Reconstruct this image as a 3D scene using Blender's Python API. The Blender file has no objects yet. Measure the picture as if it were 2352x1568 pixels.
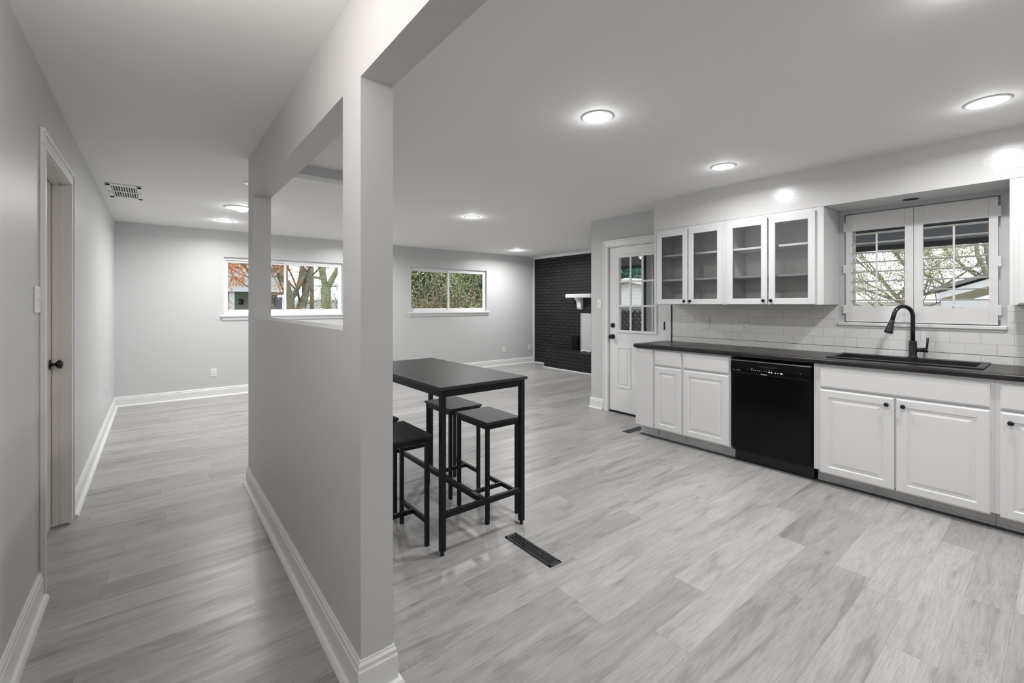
import bpy, bmesh, math, random
from mathutils import Vector, Matrix
R = math.radians
PI = math.pi
scn = bpy.context.scene
C = scn.collection

# ------------------------------------------------------------------ camera
cam_d = bpy.data.cameras.new('camera')
cam = bpy.data.objects.new('camera', cam_d); C.objects.link(cam)
cam.location = (0, 0, 1.342)
cam.rotation_euler = (R(90), 0, R(-38.63))
cam_d.sensor_width = 36.0
cam_d.lens = 1025.4/2352*36
cam_d.shift_y = -(784-698.1)/2352
cam_d.clip_start = 0.02
scn.camera = cam

# ------------------------------------------------------------------ world, exposure
w = bpy.data.worlds.new('world'); scn.world = w; w.use_nodes = True
wn = w.node_tree; bg = wn.nodes['Background']
bg.inputs[0].default_value = (0.86, 0.93, 1.0, 1); bg.inputs[1].default_value = 2.1
scn.view_settings.view_transform = 'Standard'
scn.view_settings.look = 'None'
scn.view_settings.gamma = 1
scn.view_settings.use_curve_mapping = False
scn.view_settings.exposure = -0.04

LAMP_W = 15.8
BULB_W = 1.0

# ------------------------------------------------------------------ measures
H = 2.42
XL, YF, XP, XP2 = -0.41, 7.75, 0.543, 0.658
YP0, YP1 = 1.50, 3.83
XK, YK = 4.45, 3.91
XS = 4.08
XB = 6.85
ZC = 0.937
YB = -2.0

# ------------------------------------------------------------------ materials
def newmat(name):
    m = bpy.data.materials.new(name); m.use_nodes = True
    nt = m.node_tree; b = nt.nodes['Principled BSDF']
    return m, nt, b
def mat(name, col, rough=0.5, metal=0.0, bump=0.0, bscale=60.0, spec=0.5, coat=0.0, var=0.0, vscale=3.0):
    m, nt, b = newmat(name)
    b.inputs['Base Color'].default_value = (*col, 1)
    b.inputs['Roughness'].default_value = rough
    b.inputs['Metallic'].default_value = metal
    b.inputs['Specular IOR Level'].default_value = spec
    if coat: b.inputs['Coat Weight'].default_value = coat; b.inputs['Coat Roughness'].default_value = 0.15
    g = nt.nodes.new('ShaderNodeNewGeometry')
    if bump:
        n = nt.nodes.new('ShaderNodeTexNoise'); n.inputs['Scale'].default_value = bscale; n.inputs['Detail'].default_value = 3
        nt.links.new(g.outputs['Position'], n.inputs['Vector'])
        bp = nt.nodes.new('ShaderNodeBump'); bp.inputs['Strength'].default_value = bump; bp.inputs['Distance'].default_value = 0.004
        nt.links.new(n.outputs[0], bp.inputs['Height']); nt.links.new(bp.outputs[0], b.inputs['Normal'])
    if var:
        n = nt.nodes.new('ShaderNodeTexNoise'); n.inputs['Scale'].default_value = vscale; n.inputs['Detail'].default_value = 4
        nt.links.new(g.outputs['Position'], n.inputs['Vector'])
        r = nt.nodes.new('ShaderNodeValToRGB')
        r.color_ramp.elements[0].position = .3; r.color_ramp.elements[1].position = .7
        r.color_ramp.elements[0].color = (*[c*(1-var) for c in col], 1)
        r.color_ramp.elements[1].color = (*[min(1, c*(1+var)) for c in col], 1)
        nt.links.new(n.outputs[0], r.inputs[0]); nt.links.new(r.outputs[0], b.inputs['Base Color'])
    return m
M = {}
M['wall'] = mat('grey_wall_paint', (.603, .605, .609), .42, bump=.12, bscale=90)
M['ceil'] = mat('ceiling_paint', (.87, .87, .865), .75, bump=.06, bscale=70)
M['white'] = mat('white_trim_paint', (.82, .82, .82), .28, bump=.03, bscale=40)
M['cab'] = mat('white_cabinet_paint', (.735, .735, .74), .3, bump=.04, bscale=50)
M['soffit'] = mat('white_soffit_paint', (.70, .70, .70), .24, bump=.12, bscale=55)
M['doorw'] = mat('cream_door_paint', (.80, .765, .73), .35)
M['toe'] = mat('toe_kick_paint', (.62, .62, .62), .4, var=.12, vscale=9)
M['cabin'] = mat('cabinet_inside', (.86, .865, .86), .5)
M['black'] = mat('black_metal', (.006, .006, .0065), .42, spec=.25)
M['blackgloss'] = mat('black_gloss', (.006, .006, .007), .12, spec=.5)
M['blackbronze'] = mat('dark_faucet_metal', (.02, .02, .021), .25, metal=.3)
M['dw'] = mat('dishwasher_black', (.003, .003, .0032), .16, bump=.02, bscale=14, spec=.22)
M['strip'] = mat('dark_strip', (.035, .035, .036), .6)
M['dark'] = mat('dark_void', (.004, .004, .004), .8)
M['register'] = mat('black_register', (.018, .018, .019), .35, var=.4, vscale=40)
M['chrome'] = mat('steel', (.55, .55, .55), .3, metal=1)
M['plastic'] = mat('white_plastic', (.82, .82, .81), .3)
M['slot'] = mat('dark_slot', (.03, .03, .03), .6)
M['vinyl'] = mat('white_vinyl', (.92, .92, .93), .3)
M['mark'] = mat('printed_marks', (.75, .75, .75), .4)
M['greymark'] = mat('printed_grey_marks', (.30, .30, .30), .4)
M['sink'] = mat('black_composite', (.014, .014, .015), .42, bump=.1, bscale=300)
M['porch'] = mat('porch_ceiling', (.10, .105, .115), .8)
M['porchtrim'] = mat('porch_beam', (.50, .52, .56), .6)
M['grass'] = mat('lawn', (.20, .19, .11), .95, var=.3, vscale=1.5)
M['patio'] = mat('patio_concrete', (.36, .35, .34), .9, var=.1)
M['bark'] = mat('bark', (.30, .275, .20), .95, var=.35, vscale=9, bump=.6, bscale=30)
M['bark2'] = mat('mossy_bark', (.30, .33, .20), .95, var=.3, vscale=6, bump=.6, bscale=30)
M['pole'] = mat('weathered_pole', (.33, .27, .19), .9)
M['fence'] = mat('lattice_wood', (.17, .17, .175), .8, var=.2, vscale=12)
M['greendoor'] = mat('green_door_paint', (.38, .45, .40), .6)
M['mauve'] = mat('mauve_panel', (.26, .25, .30), .7)
M['shingle'] = mat('grey_shingle', (.25, .24, .23), .9, var=.2, vscale=6)
M['tan'] = mat('tan_fascia', (.68, .60, .44), .7, var=.15, vscale=4)
M['paintwhite'] = mat('exterior_white', (.82, .82, .82), .6)

def glass(name, tint=(1, 1, 1), refl=0.08):
    m = bpy.data.materials.new(name); m.use_nodes = True; nt = m.node_tree
    for n in list(nt.nodes):
        if n.type != 'OUTPUT_MATERIAL': nt.nodes.remove(n)
    out = nt.nodes[0]
    t = nt.nodes.new('ShaderNodeBsdfTransparent'); t.inputs[0].default_value = (*tint, 1)
    g = nt.nodes.new('ShaderNodeBsdfGlossy'); g.inputs['Roughness'].default_value = .02
    f = nt.nodes.new('ShaderNodeFresnel'); f.inputs['IOR'].default_value = 1.3
    x = nt.nodes.new('ShaderNodeMixShader')
    nt.links.new(f.outputs[0], x.inputs[0]); nt.links.new(t.outputs[0], x.inputs[1]); nt.links.new(g.outputs[0], x.inputs[2])
    nt.links.new(x.outputs[0], out.inputs[0])
    return m
M['glass'] = glass('window_glass')
M['cabglass'] = glass('cabinet_glass', (.99, .99, .99))

def emis(name, col, s):
    m, nt, b = newmat(name)
    b.inputs['Base Color'].default_value = (.9, .9, .9, 1)
    b.inputs['Emission Color'].default_value = (*col, 1); b.inputs['Emission Strength'].default_value = s
    return m
M['lens'] = emis('lit_lens', (1, .985, .96), 14)

def N(nt, t, **k):
    n = nt.nodes.new(t)
    for a, v in k.items(): setattr(n, a, v)
    return n
def math_(nt, op, a, b=None, c=None):
    n = nt.nodes.new('ShaderNodeMath'); n.operation = op
    for i, v in enumerate((a, b, c)):
        if v is None: continue
        if isinstance(v, (int, float)): n.inputs[i].default_value = v
        else: nt.links.new(v, n.inputs[i])
    return n.outputs[0]
def comb(nt, x, y, z=0.0):
    n = nt.nodes.new('ShaderNodeCombineXYZ')
    for i, v in enumerate((x, y, z)):
        if isinstance(v, (int, float)): n.inputs[i].default_value = v
        else: nt.links.new(v, n.inputs[i])
    return n.outputs[0]
def ramp(nt, fac, stops):
    r = nt.nodes.new('ShaderNodeValToRGB'); el = r.color_ramp.elements
    while len(el) < len(stops): el.new(.5)
    for e, (p, c) in zip(el, stops):
        e.position = p; e.color = (*c, 1) if len(c) == 3 else c
    nt.links.new(fac, r.inputs[0]); return r.outputs[0]
def g3(v): return (v, v, v)
def mixc(nt, typ, fac, a, b):
    n = nt.nodes.new('ShaderNodeMix'); n.data_type = 'RGBA'; n.blend_type = typ
    if isinstance(fac, (int, float)): n.inputs[0].default_value = fac
    else: nt.links.new(fac, n.inputs[0])
    nt.links.new(a, n.inputs[6]); nt.links.new(b, n.inputs[7]); return n.outputs[2]

def floor_material():
    m, nt, b = newmat('grey_oak_plank_floor')
    g = N(nt, 'ShaderNodeNewGeometry'); s = N(nt, 'ShaderNodeSeparateXYZ'); nt.links.new(g.outputs['Position'], s.inputs[0])
    X, Y = s.outputs[0], s.outputs[1]
    PW, PL = .152, 1.22
    yr = math_(nt, 'DIVIDE', math_(nt, 'ADD', Y, 10.03), PW); row = math_(nt, 'FLOOR', yr); fy = math_(nt, 'FRACT', yr)
    wn_ = N(nt, 'ShaderNodeTexWhiteNoise', noise_dimensions='1D'); nt.links.new(row, wn_.inputs['W'])
    xs = math_(nt, 'ADD', math_(nt, 'DIVIDE', math_(nt, 'ADD', X, 10.0), PL), math_(nt, 'MULTIPLY', wn_.outputs[0], 7.0))
    colm = math_(nt, 'FLOOR', xs); fx = math_(nt, 'FRACT', xs)
    wid = N(nt, 'ShaderNodeTexWhiteNoise', noise_dimensions='2D'); nt.links.new(comb(nt, row, colm), wid.inputs['Vector'])
    ID = wid.outputs[0]
    tone = ramp(nt, ID, [(0, (.35, .339, .333)), (.5, (.40, .392, .385)), (1, (.455, .448, .441))])
    off = math_(nt, 'MULTIPLY', ID, 83.0)
    # fine grain
    n1 = N(nt, 'ShaderNodeTexNoise'); n1.inputs['Scale'].default_value = 1; n1.inputs['Detail'].default_value = 6; n1.inputs['Roughness'].default_value = .65
    nt.links.new(comb(nt, math_(nt, 'ADD', math_(nt, 'MULTIPLY', X, 9.0), off), math_(nt, 'MULTIPLY', Y, 150.0), off), n1.inputs['Vector'])
    grain = ramp(nt, n1.outputs[0], [(.34, g3(.80)), (.50, g3(.97)), (.66, g3(1.06))])
    # broad streaks
    n2 = N(nt, 'ShaderNodeTexNoise'); n2.inputs['Scale'].default_value = 1; n2.inputs['Detail'].default_value = 4; n2.inputs['Distortion'].default_value = 1.3
    nt.links.new(comb(nt, math_(nt, 'ADD', math_(nt, 'MULTIPLY', X, 1.5), off), math_(nt, 'MULTIPLY', Y, 11.0), off), n2.inputs['Vector'])
    streak = ramp(nt, n2.outputs[0], [(.30, g3(.70)), (.44, g3(.93)), (.55, g3(1.0)), (.72, g3(1.09))])
    # cathedral figure: contour lines of a slow noise field
    n3 = N(nt, 'ShaderNodeTexNoise'); n3.inputs['Scale'].default_value = 1; n3.inputs['Detail'].default_value = 1.5
    nt.links.new(comb(nt, math_(nt, 'ADD', math_(nt, 'MULTIPLY', X, 2.6), off), math_(nt, 'MULTIPLY', Y, 9.0), off), n3.inputs['Vector'])
    rings = math_(nt, 'SINE', math_(nt, 'MULTIPLY', n3.outputs[0], 210.0))
    ringc = ramp(nt, rings, [(0.0, g3(1.02)), (.55, g3(1.0)), (1, g3(.86))])
    n4 = N(nt, 'ShaderNodeTexNoise'); n4.inputs['Scale'].default_value = 1; n4.inputs['Detail'].default_value = 2
    nt.links.new(comb(nt, math_(nt, 'ADD', math_(nt, 'MULTIPLY', X, 2.2), off), math_(nt, 'MULTIPLY', Y, 7.0), 5.0), n4.inputs['Vector'])
    rmask = ramp(nt, n4.outputs[0], [(.54, g3(0)), (.66, g3(1))])
    # knots
    vo = N(nt, 'ShaderNodeTexVoronoi'); vo.inputs['Scale'].default_value = 1
    nt.links.new(comb(nt, math_(nt, 'ADD', math_(nt, 'MULTIPLY', X, 1.6), off), math_(nt, 'MULTIPLY', Y, 4.2), off), vo.inputs['Vector'])
    kn = ramp(nt, vo.outputs['Distance'], [(0, g3(.35)), (.03, g3(.70)), (.07, g3(.90)), (.16, g3(1.0))])
    c = mixc(nt, 'MULTIPLY', 1, tone, grain); c = mixc(nt, 'MULTIPLY', 1, c, streak)
    c2 = mixc(nt, 'MULTIPLY', 1, c, ringc); c = mixc(nt, 'MIX', rmask, c, c2)
    c = mixc(nt, 'MULTIPLY', .8, c, kn)
    # seams
    ey = math_(nt, 'LESS_THAN', math_(nt, 'MINIMUM', fy, math_(nt, 'SUBTRACT', 1, fy)), .008)
    ex = math_(nt, 'LESS_THAN', math_(nt, 'MINIMUM', fx, math_(nt, 'SUBTRACT', 1, fx)), .0012)
    seam = math_(nt, 'MAXIMUM', ey, ex)
    sc = ramp(nt, seam, [(0, g3(1)), (1, g3(.80))])
    c = mixc(nt, 'MULTIPLY', 1, c, sc)
    nt.links.new(c, b.inputs['Base Color'])
    rr = ramp(nt, n2.outputs[0], [(.3, g3(.39)), (.7, g3(.31))]); nt.links.new(rr, b.inputs['Roughness'])
    b.inputs['Specular IOR Level'].default_value = .5
    bp = N(nt, 'ShaderNodeBump'); bp.inputs['Strength'].default_value = .25; bp.inputs['Distance'].default_value = .002
    nt.links.new(math_(nt, 'SUBTRACT', n1.outputs[0], seam), bp.inputs['Height']); nt.links.new(bp.outputs[0], b.inputs['Normal'])
    return m
M['floor'] = floor_material()

def brick_material(name, axes, bw, rh, c1, c2, cm, mortar=.012, rough=.5, bump=.8, smooth=.1, spec=.5, dist=.006, offset=.5, zoff=0.0):
    m, nt, b = newmat(name)
    g = N(nt, 'ShaderNodeNewGeometry'); s = N(nt, 'ShaderNodeSeparateXYZ'); nt.links.new(g.outputs['Position'], s.inputs[0])
    o = {'x': s.outputs[0], 'y': s.outputs[1], 'z': math_(nt, 'ADD', s.outputs[2], zoff)}
    if axes == 'box':
        # run along whichever horizontal direction the face runs
        sn = N(nt, 'ShaderNodeSeparateXYZ'); nt.links.new(g.outputs['True Normal'], sn.inputs[0])
        isy = math_(nt, 'GREATER_THAN', math_(nt, 'ABSOLUTE', sn.outputs[1]), .5)
        a = math_(nt, 'ADD', math_(nt, 'MULTIPLY', o['x'], isy), math_(nt, 'MULTIPLY', o['y'], math_(nt, 'SUBTRACT', 1, isy)))
        isz = math_(nt, 'GREATER_THAN', math_(nt, 'ABSOLUTE', sn.outputs[2]), .5)
        z = math_(nt, 'ADD', math_(nt, 'MULTIPLY', o['x'], isz), math_(nt, 'MULTIPLY', o['z'], math_(nt, 'SUBTRACT', 1, isz)))
        v = comb(nt, a, z)
    else:
        v = comb(nt, o[axes[0]], o[axes[1]])
    t = N(nt, 'ShaderNodeTexBrick'); t.offset = offset; t.squash = 1
    nt.links.new(v, t.inputs['Vector'])
    t.inputs['Scale'].default_value = 1; t.inputs['Brick Width'].default_value = bw; t.inputs['Row Height'].default_value = rh
    t.inputs['Mortar Size'].default_value = mortar; t.inputs['Mortar Smooth'].default_value = smooth
    t.inputs['Color1'].default_value = (*c1, 1); t.inputs['Color2'].default_value = (*c2, 1); t.inputs['Mortar'].default_value = (*cm, 1)
    nt.links.new(t.outputs['Color'], b.inputs['Base Color'])
    b.inputs['Roughness'].default_value = rough; b.inputs['Specular IOR Level'].default_value = spec
    n = N(nt, 'ShaderNodeTexNoise'); n.inputs['Scale'].default_value = 45; nt.links.new(g.outputs['Position'], n.inputs['Vector'])
    hgt = math_(nt, 'ADD', math_(nt, 'SUBTRACT', 1, t.outputs['Fac']), math_(nt, 'MULTIPLY', n.outputs[0], .18 if bump > .5 else .02))
    bp = N(nt, 'ShaderNodeBump'); bp.inputs['Strength'].default_value = bump; bp.inputs['Distance'].default_value = dist
    nt.links.new(hgt, bp.inputs['Height']); nt.links.new(bp.outputs[0], b.inputs['Normal'])
    return m
M['brick'] = brick_material('black_painted_brick', 'box', .205, .0677, (.016, .016, .017), (.024, .024, .025), (.002, .002, .002), .012, .55, spec=.35, dist=.012)
M['tile'] = brick_material('white_subway_tile', 'yz', .1545, .0753, (.80, .80, .79), (.84, .84, .83), (.60, .59, .58), .0016, .12, bump=.3, smooth=.0, dist=.002, zoff=-.013)
M['redbrick'] = brick_material('mixed_brick', 'xz', .22, .075, (.42, .27, .20), (.60, .52, .45), (.55, .53, .50), .012, .9)

def siding(name, axis_z_period, col, dark):
    m, nt, b = newmat(name)
    g = N(nt, 'ShaderNodeNewGeometry'); s = N(nt, 'ShaderNodeSeparateXYZ'); nt.links.new(g.outputs['Position'], s.inputs[0])
    f = math_(nt, 'FRACT', math_(nt, 'DIVIDE', s.outputs[2], axis_z_period))
    c = ramp(nt, f, [(0, dark), (.06, dark), (.10, col), (1, col)])
    nt.links.new(c, b.inputs['Base Color']); b.inputs['Roughness'].default_value = .7
    return m
M['siding'] = siding('lap_siding', .16, (.66, .69, .69), (.42, .45, .45))
M['sidingwhite'] = siding('white_lap_siding', .14, (.82, .82, .82), (.58, .58, .58))
M['greensiding'] = siding('green_door_boards', .18, (.52, .62, .55), (.36, .44, .38))

def wood_top(name, c0, c1):
    m, nt, b = newmat(name)
    g = N(nt, 'ShaderNodeNewGeometry'); mp = N(nt, 'ShaderNodeMapping'); mp.inputs['Scale'].default_value = (90, 7, 30)
    nt.links.new(g.outputs['Position'], mp.inputs[0])
    n = N(nt, 'ShaderNodeTexNoise'); n.inputs['Scale'].default_value = 1; n.inputs['Detail'].default_value = 6
    nt.links.new(mp.outputs[0], n.inputs['Vector'])
    nt.links.new(ramp(nt, n.outputs[0], [(.3, c0), (.7, c1)]), b.inputs['Base Color'])
    b.inputs['Roughness'].default_value = .46; b.inputs['Specular IOR Level'].default_value = .42
    bp = N(nt, 'ShaderNodeBump'); bp.inputs['Strength'].default_value = .15; bp.inputs['Distance'].default_value = .001
    nt.links.new(n.outputs[0], bp.inputs['Height']); nt.links.new(bp.outputs[0], b.inputs['Normal'])
    return m
M['tabletop'] = wood_top('charcoal_wood_top', (.012, .0125, .014), (.024, .025, .027))
def counter_mat():
    m, nt, b = newmat('black_laminate')
    g = N(nt, 'ShaderNodeNewGeometry')
    n = N(nt, 'ShaderNodeTexNoise'); n.inputs['Scale'].default_value = 7; n.inputs['Detail'].default_value = 6
    nt.links.new(g.outputs['Position'], n.inputs['Vector'])
    nt.links.new(ramp(nt, n.outputs[0], [(.3, (.012, .011, .011)), (.75, (.026, .024, .023))]), b.inputs['Base Color'])
    nt.links.new(ramp(nt, n.outputs[0], [(.3, g3(.26)), (.75, g3(.40))]), b.inputs['Roughness'])
    b.inputs['Specular IOR Level'].default_value = .38
    return m
M['counter'] = counter_mat()

def leafmat(name, stops):
    m, nt, b = newmat(name)
    g = N(nt, 'ShaderNodeNewGeometry')
    nt.links.new(ramp(nt, g.outputs['Random Per Island'], stops), b.inputs['Base Color'])
    b.inputs['Roughness'].default_value = .6
    return m
M['hedge'] = leafmat('hedge_leaves', [(0, (.16, .24, .08)), (.3, (.32, .44, .17)), (.55, (.55, .66, .34)), (.75, (.74, .80, .50)), (.88, (.70, .48, .28)), (1, (.88, .86, .66))])
M['vine'] = leafmat('brown_stems_leaves', [(0, (.42, .20, .15)), (.4, (.66, .40, .26)), (.7, (.50, .46, .24)), (1, (.80, .74, .48))])
M['orange'] = leafmat('orange_leaves', [(0, (.62, .10, .05)), (.4, (.80, .22, .07)), (.75, (.85, .38, .12)), (1, (.85, .60, .22))])
M['olive'] = leafmat('sparse_olive_leaves', [(0, (.30, .31, .16)), (.5, (.48, .50, .28)), (1, (.66, .54, .34))])
M['teal'] = leafmat('dark_green_leaves', [(0, (.03, .10, .07)), (.5, (.06, .22, .14)), (1, (.14, .34, .22))])

# ------------------------------------------------------------------ mesh helpers
class MB:
    def __init__(s): s.bm = bmesh.new()
    def _bev(s, vs, bev, seg=2):
        if bev > 0:
            es = {e for v in vs for e in v.link_edges}
            bmesh.ops.bevel(s.bm, geom=list(es), offset=bev, segments=seg, affect='EDGES', profile=.5)
    def box(s, x0, x1, y0, y1, z0, z1, bev=0.0, seg=2, rot=None):
        vs = bmesh.ops.create_cube(s.bm, size=1)['verts']
        cx, cy, cz = (x0+x1)/2, (y0+y1)/2, (z0+z1)/2
        mtx = Matrix.Translation((cx, cy, cz))
        if rot is not None: mtx = mtx @ rot
        mtx = mtx @ Matrix.Diagonal((abs(x1-x0), abs(y1-y0), abs(z1-z0), 1))
        bmesh.ops.transform(s.bm, matrix=mtx, verts=vs)
        s._bev(vs, bev, seg); return s
    def prism(s, pts, ax, a0, a1):
        """extrude a 2D outline along axis ax ('x','y','z') from a0 to a1"""
        def P(p, a):
            if ax == 'x': return (a, p[0], p[1])
            if ax == 'y': return (p[0], a, p[1])
            return (p[0], p[1], a)
        A = [s.bm.verts.new(P(p, a0)) for p in pts]; B = [s.bm.verts.new(P(p, a1)) for p in pts]
        n = len(pts)
        fs = [s.bm.faces.new(A), s.bm.faces.new(B[::-1])]
        for i in range(n): fs.append(s.bm.faces.new((A[i], B[i], B[(i+1) % n], A[(i+1) % n])))
        bmesh.ops.recalc_face_normals(s.bm, faces=fs); return s
    def cyl(s, p0, p1, r0, r1=None, n=20, cap=True):
        if r1 is None: r1 = r0
        return s.tube([p0, p1], [r0, r1], n, cap)
    def tube(s, pts, rad, n=10, cap=True):
        pts = [Vector(p) for p in pts]
        if isinstance(rad, (int, float)): rad = [rad]*len(pts)
        rings = []; prev = None
        for i, p in enumerate(pts):
            d = (pts[min(i+1, len(pts)-1)]-pts[max(i-1, 0)]).normalized()
            if prev is None:
                u = d.orthogonal().normalized()
            else:
                u = (prev - d*prev.dot(d)); u = u.normalized() if u.length > 1e-6 else d.orthogonal().normalized()
            prev = u; v = d.cross(u)
            rings.append([s.bm.verts.new(p+(u*math.cos(2*PI*k/n)+v*math.sin(2*PI*k/n))*rad[i]) for k in range(n)])
        for a, b in zip(rings, rings[1:]):
            for k in range(n):
                f = s.bm.faces.new((a[k], a[(k+1) % n], b[(k+1) % n], b[k])); f.smooth = True
        if cap:
            s.bm.faces.new(rings[0][::-1]); s.bm.faces.new(rings[-1])
        return s
    def lathe(s, c, axis, prof, n=28):
        """prof: list of (radius, distance along axis)"""
        c = Vector(c); d = Vector(axis).normalized(); u = d.orthogonal().normalized(); v = d.cross(u)
        rings = []
        for r, t in prof:
            rings.append([s.bm.verts.new(c+d*t+(u*math.cos(2*PI*k/n)+v*math.sin(2*PI*k/n))*max(r, 1e-5)) for k in range(n)])
        for a, b in zip(rings, rings[1:]):
            for k in range(n):
                f = s.bm.faces.new((a[k], a[(k+1) % n], b[(k+1) % n], b[k])); f.smooth = True
        s.bm.faces.new(rings[0][::-1]); s.bm.faces.new(rings[-1]); return s
    def quad(s, c, u, v):
        c, u, v = Vector(c), Vector(u), Vector(v)
        s.bm.faces.new([s.bm.verts.new(c-u-v), s.bm.verts.new(c+u-v), s.bm.verts.new(c+u+v), s.bm.verts.new(c-u+v)]); return s
    def build(s, name, m, parent=None):
        off = Vector((0, 0, 0)); p = parent
        while p is not None: off += p.location; p = p.parent
        me = bpy.data.meshes.new(name)
        if off.length > 0: bmesh.ops.translate(s.bm, vec=-off, verts=s.bm.verts)
        s.bm.to_mesh(me); s.bm.free()
        me.materials.append(m)
        o = bpy.data.objects.new(name, me); C.objects.link(o)
        if parent is not None: o.parent = parent
        return o
def tag(o, label=None, cat=None, group=None, kind=None):
    if label: o['label'] = label
    if cat: o['category'] = cat
    if group: o['group'] = group
    if kind: o['kind'] = kind
    return o
def thing(name, label, cat, loc=(0, 0, 0), group=None, kind=None):
    o = bpy.data.objects.new(name, None); C.objects.link(o); o.location = loc; o.empty_display_size = .1
    return tag(o, label, cat, group, kind)
def struct(o, label=None, cat=None): return tag(o, label, cat, None, 'structure')
def copy_tree(o, parent=None):
    c = o.copy(); C.objects.link(c); c.parent = parent
    for ch in [x for x in C.objects if x.parent is o]: copy_tree(ch, c)
    return c
def wall_mb(ax, a0, a1, b0, b1, z0, z1, holes):
    """wall slab; ax 'x' = runs along x (b is thickness range in y). holes: (a0,a1,z0,z1)"""
    mb = MB()
    def bx(p0, p1, q0, q1):
        if p1-p0 < 1e-4 or q1-q0 < 1e-4: return
        if ax == 'x': mb.box(p0, p1, b0, b1, q0, q1)
        else: mb.box(b0, b1, p0, p1, q0, q1)
    cur = a0
    for (h0, h1, hz0, hz1) in sorted(holes):
        bx(cur, h0, z0, z1); bx(h0, h1, z0, hz0); bx(h0, h1, hz1, z1); cur = h1
    bx(cur, a1, z0, z1)
    return mb

# ================================================================== SETTING
struct(MB().box(XL-.2, XB+.2, YB-.15, YF+.15, -.12, 0).build('floor', M['floor']), 'grey oak look plank floor running through hallway, living room and kitchen', 'floor')
struct(MB().box(XL-.2, XB+.2, YB-.15, YF+.15, H, H+.15).build('ceiling', M['ceil']), 'smooth white ceiling with recessed downlights over all the rooms', 'ceiling')
DL = (2.983, 3.83, 0, 2.085)
struct(wall_mb('y', YB, YF, XL-.13, XL, 0, H, [DL]).build('wall_left', M['wall']), 'grey painted hallway wall on the left with a doorway', 'wall')
W1 = (.785, 2.50, 1.18, 2.035); W2 = (3.75, 5.51, 1.185, 2.045)
struct(wall_mb('x', XL-.13, XB+.15, YF, YF+.14, 0, H, [W1, W2]).build('wall_far', M['wall']), 'grey far living room wall with two sliding windows', 'wall')
struct(MB().box(XL-.13, XK+.15, YB-.12, YB, 0, H).build('wall_back', M['wall']), 'grey wall behind the viewer', 'wall')
DK = (2.80, 3.645, 0, 2.065); W3 = (.295, 1.166, 1.195, 2.078)
struct(wall_mb('y', YB, YK, XK, XK+.14, 0, H, [DK, W3]).build('wall_kitchen', M['wall']), 'grey kitchen wall with the glazed back door and shuttered window', 'wall')
struct(MB().prism([(4.452, 3.91), (4.59, 3.90), (6.93, 5.76), (6.85, 5.88), (6.72, 5.86)], 'z', 0, H).build('wall_den', M['wall']), 'grey wall running from the kitchen corner to the brick wall', 'wall')
struct(MB().box(XB, XB+.15, 5.74, YF, 0, H).build('wall_brick', M['brick']), 'floor to ceiling brick wall painted black', 'wall')
# partition with pass-through and header
mb = MB()
ZO0, ZO1 = 1.245, 2.112
mb.box(XP, XP2, YP0, YP1, 0, ZO0)
mb.box(XP, XP2, YP0, 1.683, ZO0, ZO1)
mb.box(XP, XP2, 3.631, YP1, ZO0, ZO1)
mb.box(XP, XP2, YB, YP1, ZO1, H)
struct(mb.build('wall_partition', M['wall']), 'grey half wall with a square pass-through, end column and header beam', 'wall')
struct(MB().box(XP2, 1.52, 3.70, 3.83, 2.345, H).build('trim_1', M['wall']), 'short dropped ceiling beam seen through the pass-through opening', 'beam')
struct(MB().box(XS, XK, YB, 2.724, 2.108, H).build('trim_2', M['soffit']), 'white boxed soffit above the upper cabinets', 'soffit')
# trims by the brick wall
struct(MB().prism([(XB, H), (XB, H-.05), (XB-.012, H-.05), (XB-.035, H-.012), (XB-.035, H)], 'y', 5.86, YF).build('trim_3', M['white']), 'slim white ceiling moulding along the top of the black brick', 'moulding')
struct(MB().box(XB-.028, XB, YF-.022, YF, .0, H-.05, .004).build('trim_4', M['white']), 'narrow white vertical corner strip beside the black brick', 'moulding')

def base_prof(h=.135, t=.014, shoe=.019):
    pr = [(0, 0), (shoe+t, 0), (shoe+t, .006), (shoe+t-.003, .012), (shoe*.6+t, .0185), (t, .021), (t, h-.034), (t*.75, h-.028), (t*.75, h-.014), (t*.4, h-.006), (t*.35, h), (0, h)]
    return pr
def baseboard(name, segs, label, h=.135):
    """segs: (ax, wallpos, dir, a0, a1) – ax 'y' board runs along y on plane x=wallpos facing dir"""
    mb = MB()
    for ax, wp, d, a0, a1 in segs:
        pts = [(wp+d*p, z) for p, z in base_prof(h)]
        mb.prism(pts, ax, a0, a1)
    o = mb.build(name, M['white']); struct(o, label, 'baseboard'); return o
baseboard('baseboard_left', [('y', XL, 1, YB, 2.919)], 'white baseboard on the left wall nearer than the doorway')
baseboard('baseboard_left', [('y', XL, 1, 3.905, YF-.033)], 'white baseboard on the left wall beyond the doorway')
baseboard('baseboard_far', [('x', YF, -1, XL, XB-.03)], 'white baseboard along the far living room wall')
mb = MB(); rings = []
for p, z in base_prof(.137):      # mitred loop round the half wall
    rings.append([mb.bm.verts.new(c) for c in ((XP-p, YP0-p, z), (XP2+p, YP0-p, z), (XP2+p, YP1+p, z), (XP-p, YP1+p, z))])
for a, b in zip(rings, rings[1:]+rings[:1]):
    for k in range(4): mb.bm.faces.new((a[k], a[(k+1) % 4], b[(k+1) % 4], b[k]))
bmesh.ops.recalc_face_normals(mb.bm, faces=mb.bm.faces[:])
struct(mb.build('baseboard_partition', M['white']), 'white baseboard wrapped around the half wall and column', 'baseboard')
baseboard('baseboard_kitchen', [('y', XK, -1, 3.712, YK+.012)], 'short white baseboard between the corner and the back door')
mb = MB(); mb.box(XB-.02, XB, 7.0, YF-.033, 0, .022, .005); mb.box(6.445, 6.462, 5.66, 7.005, 0, .022, .005)
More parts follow.
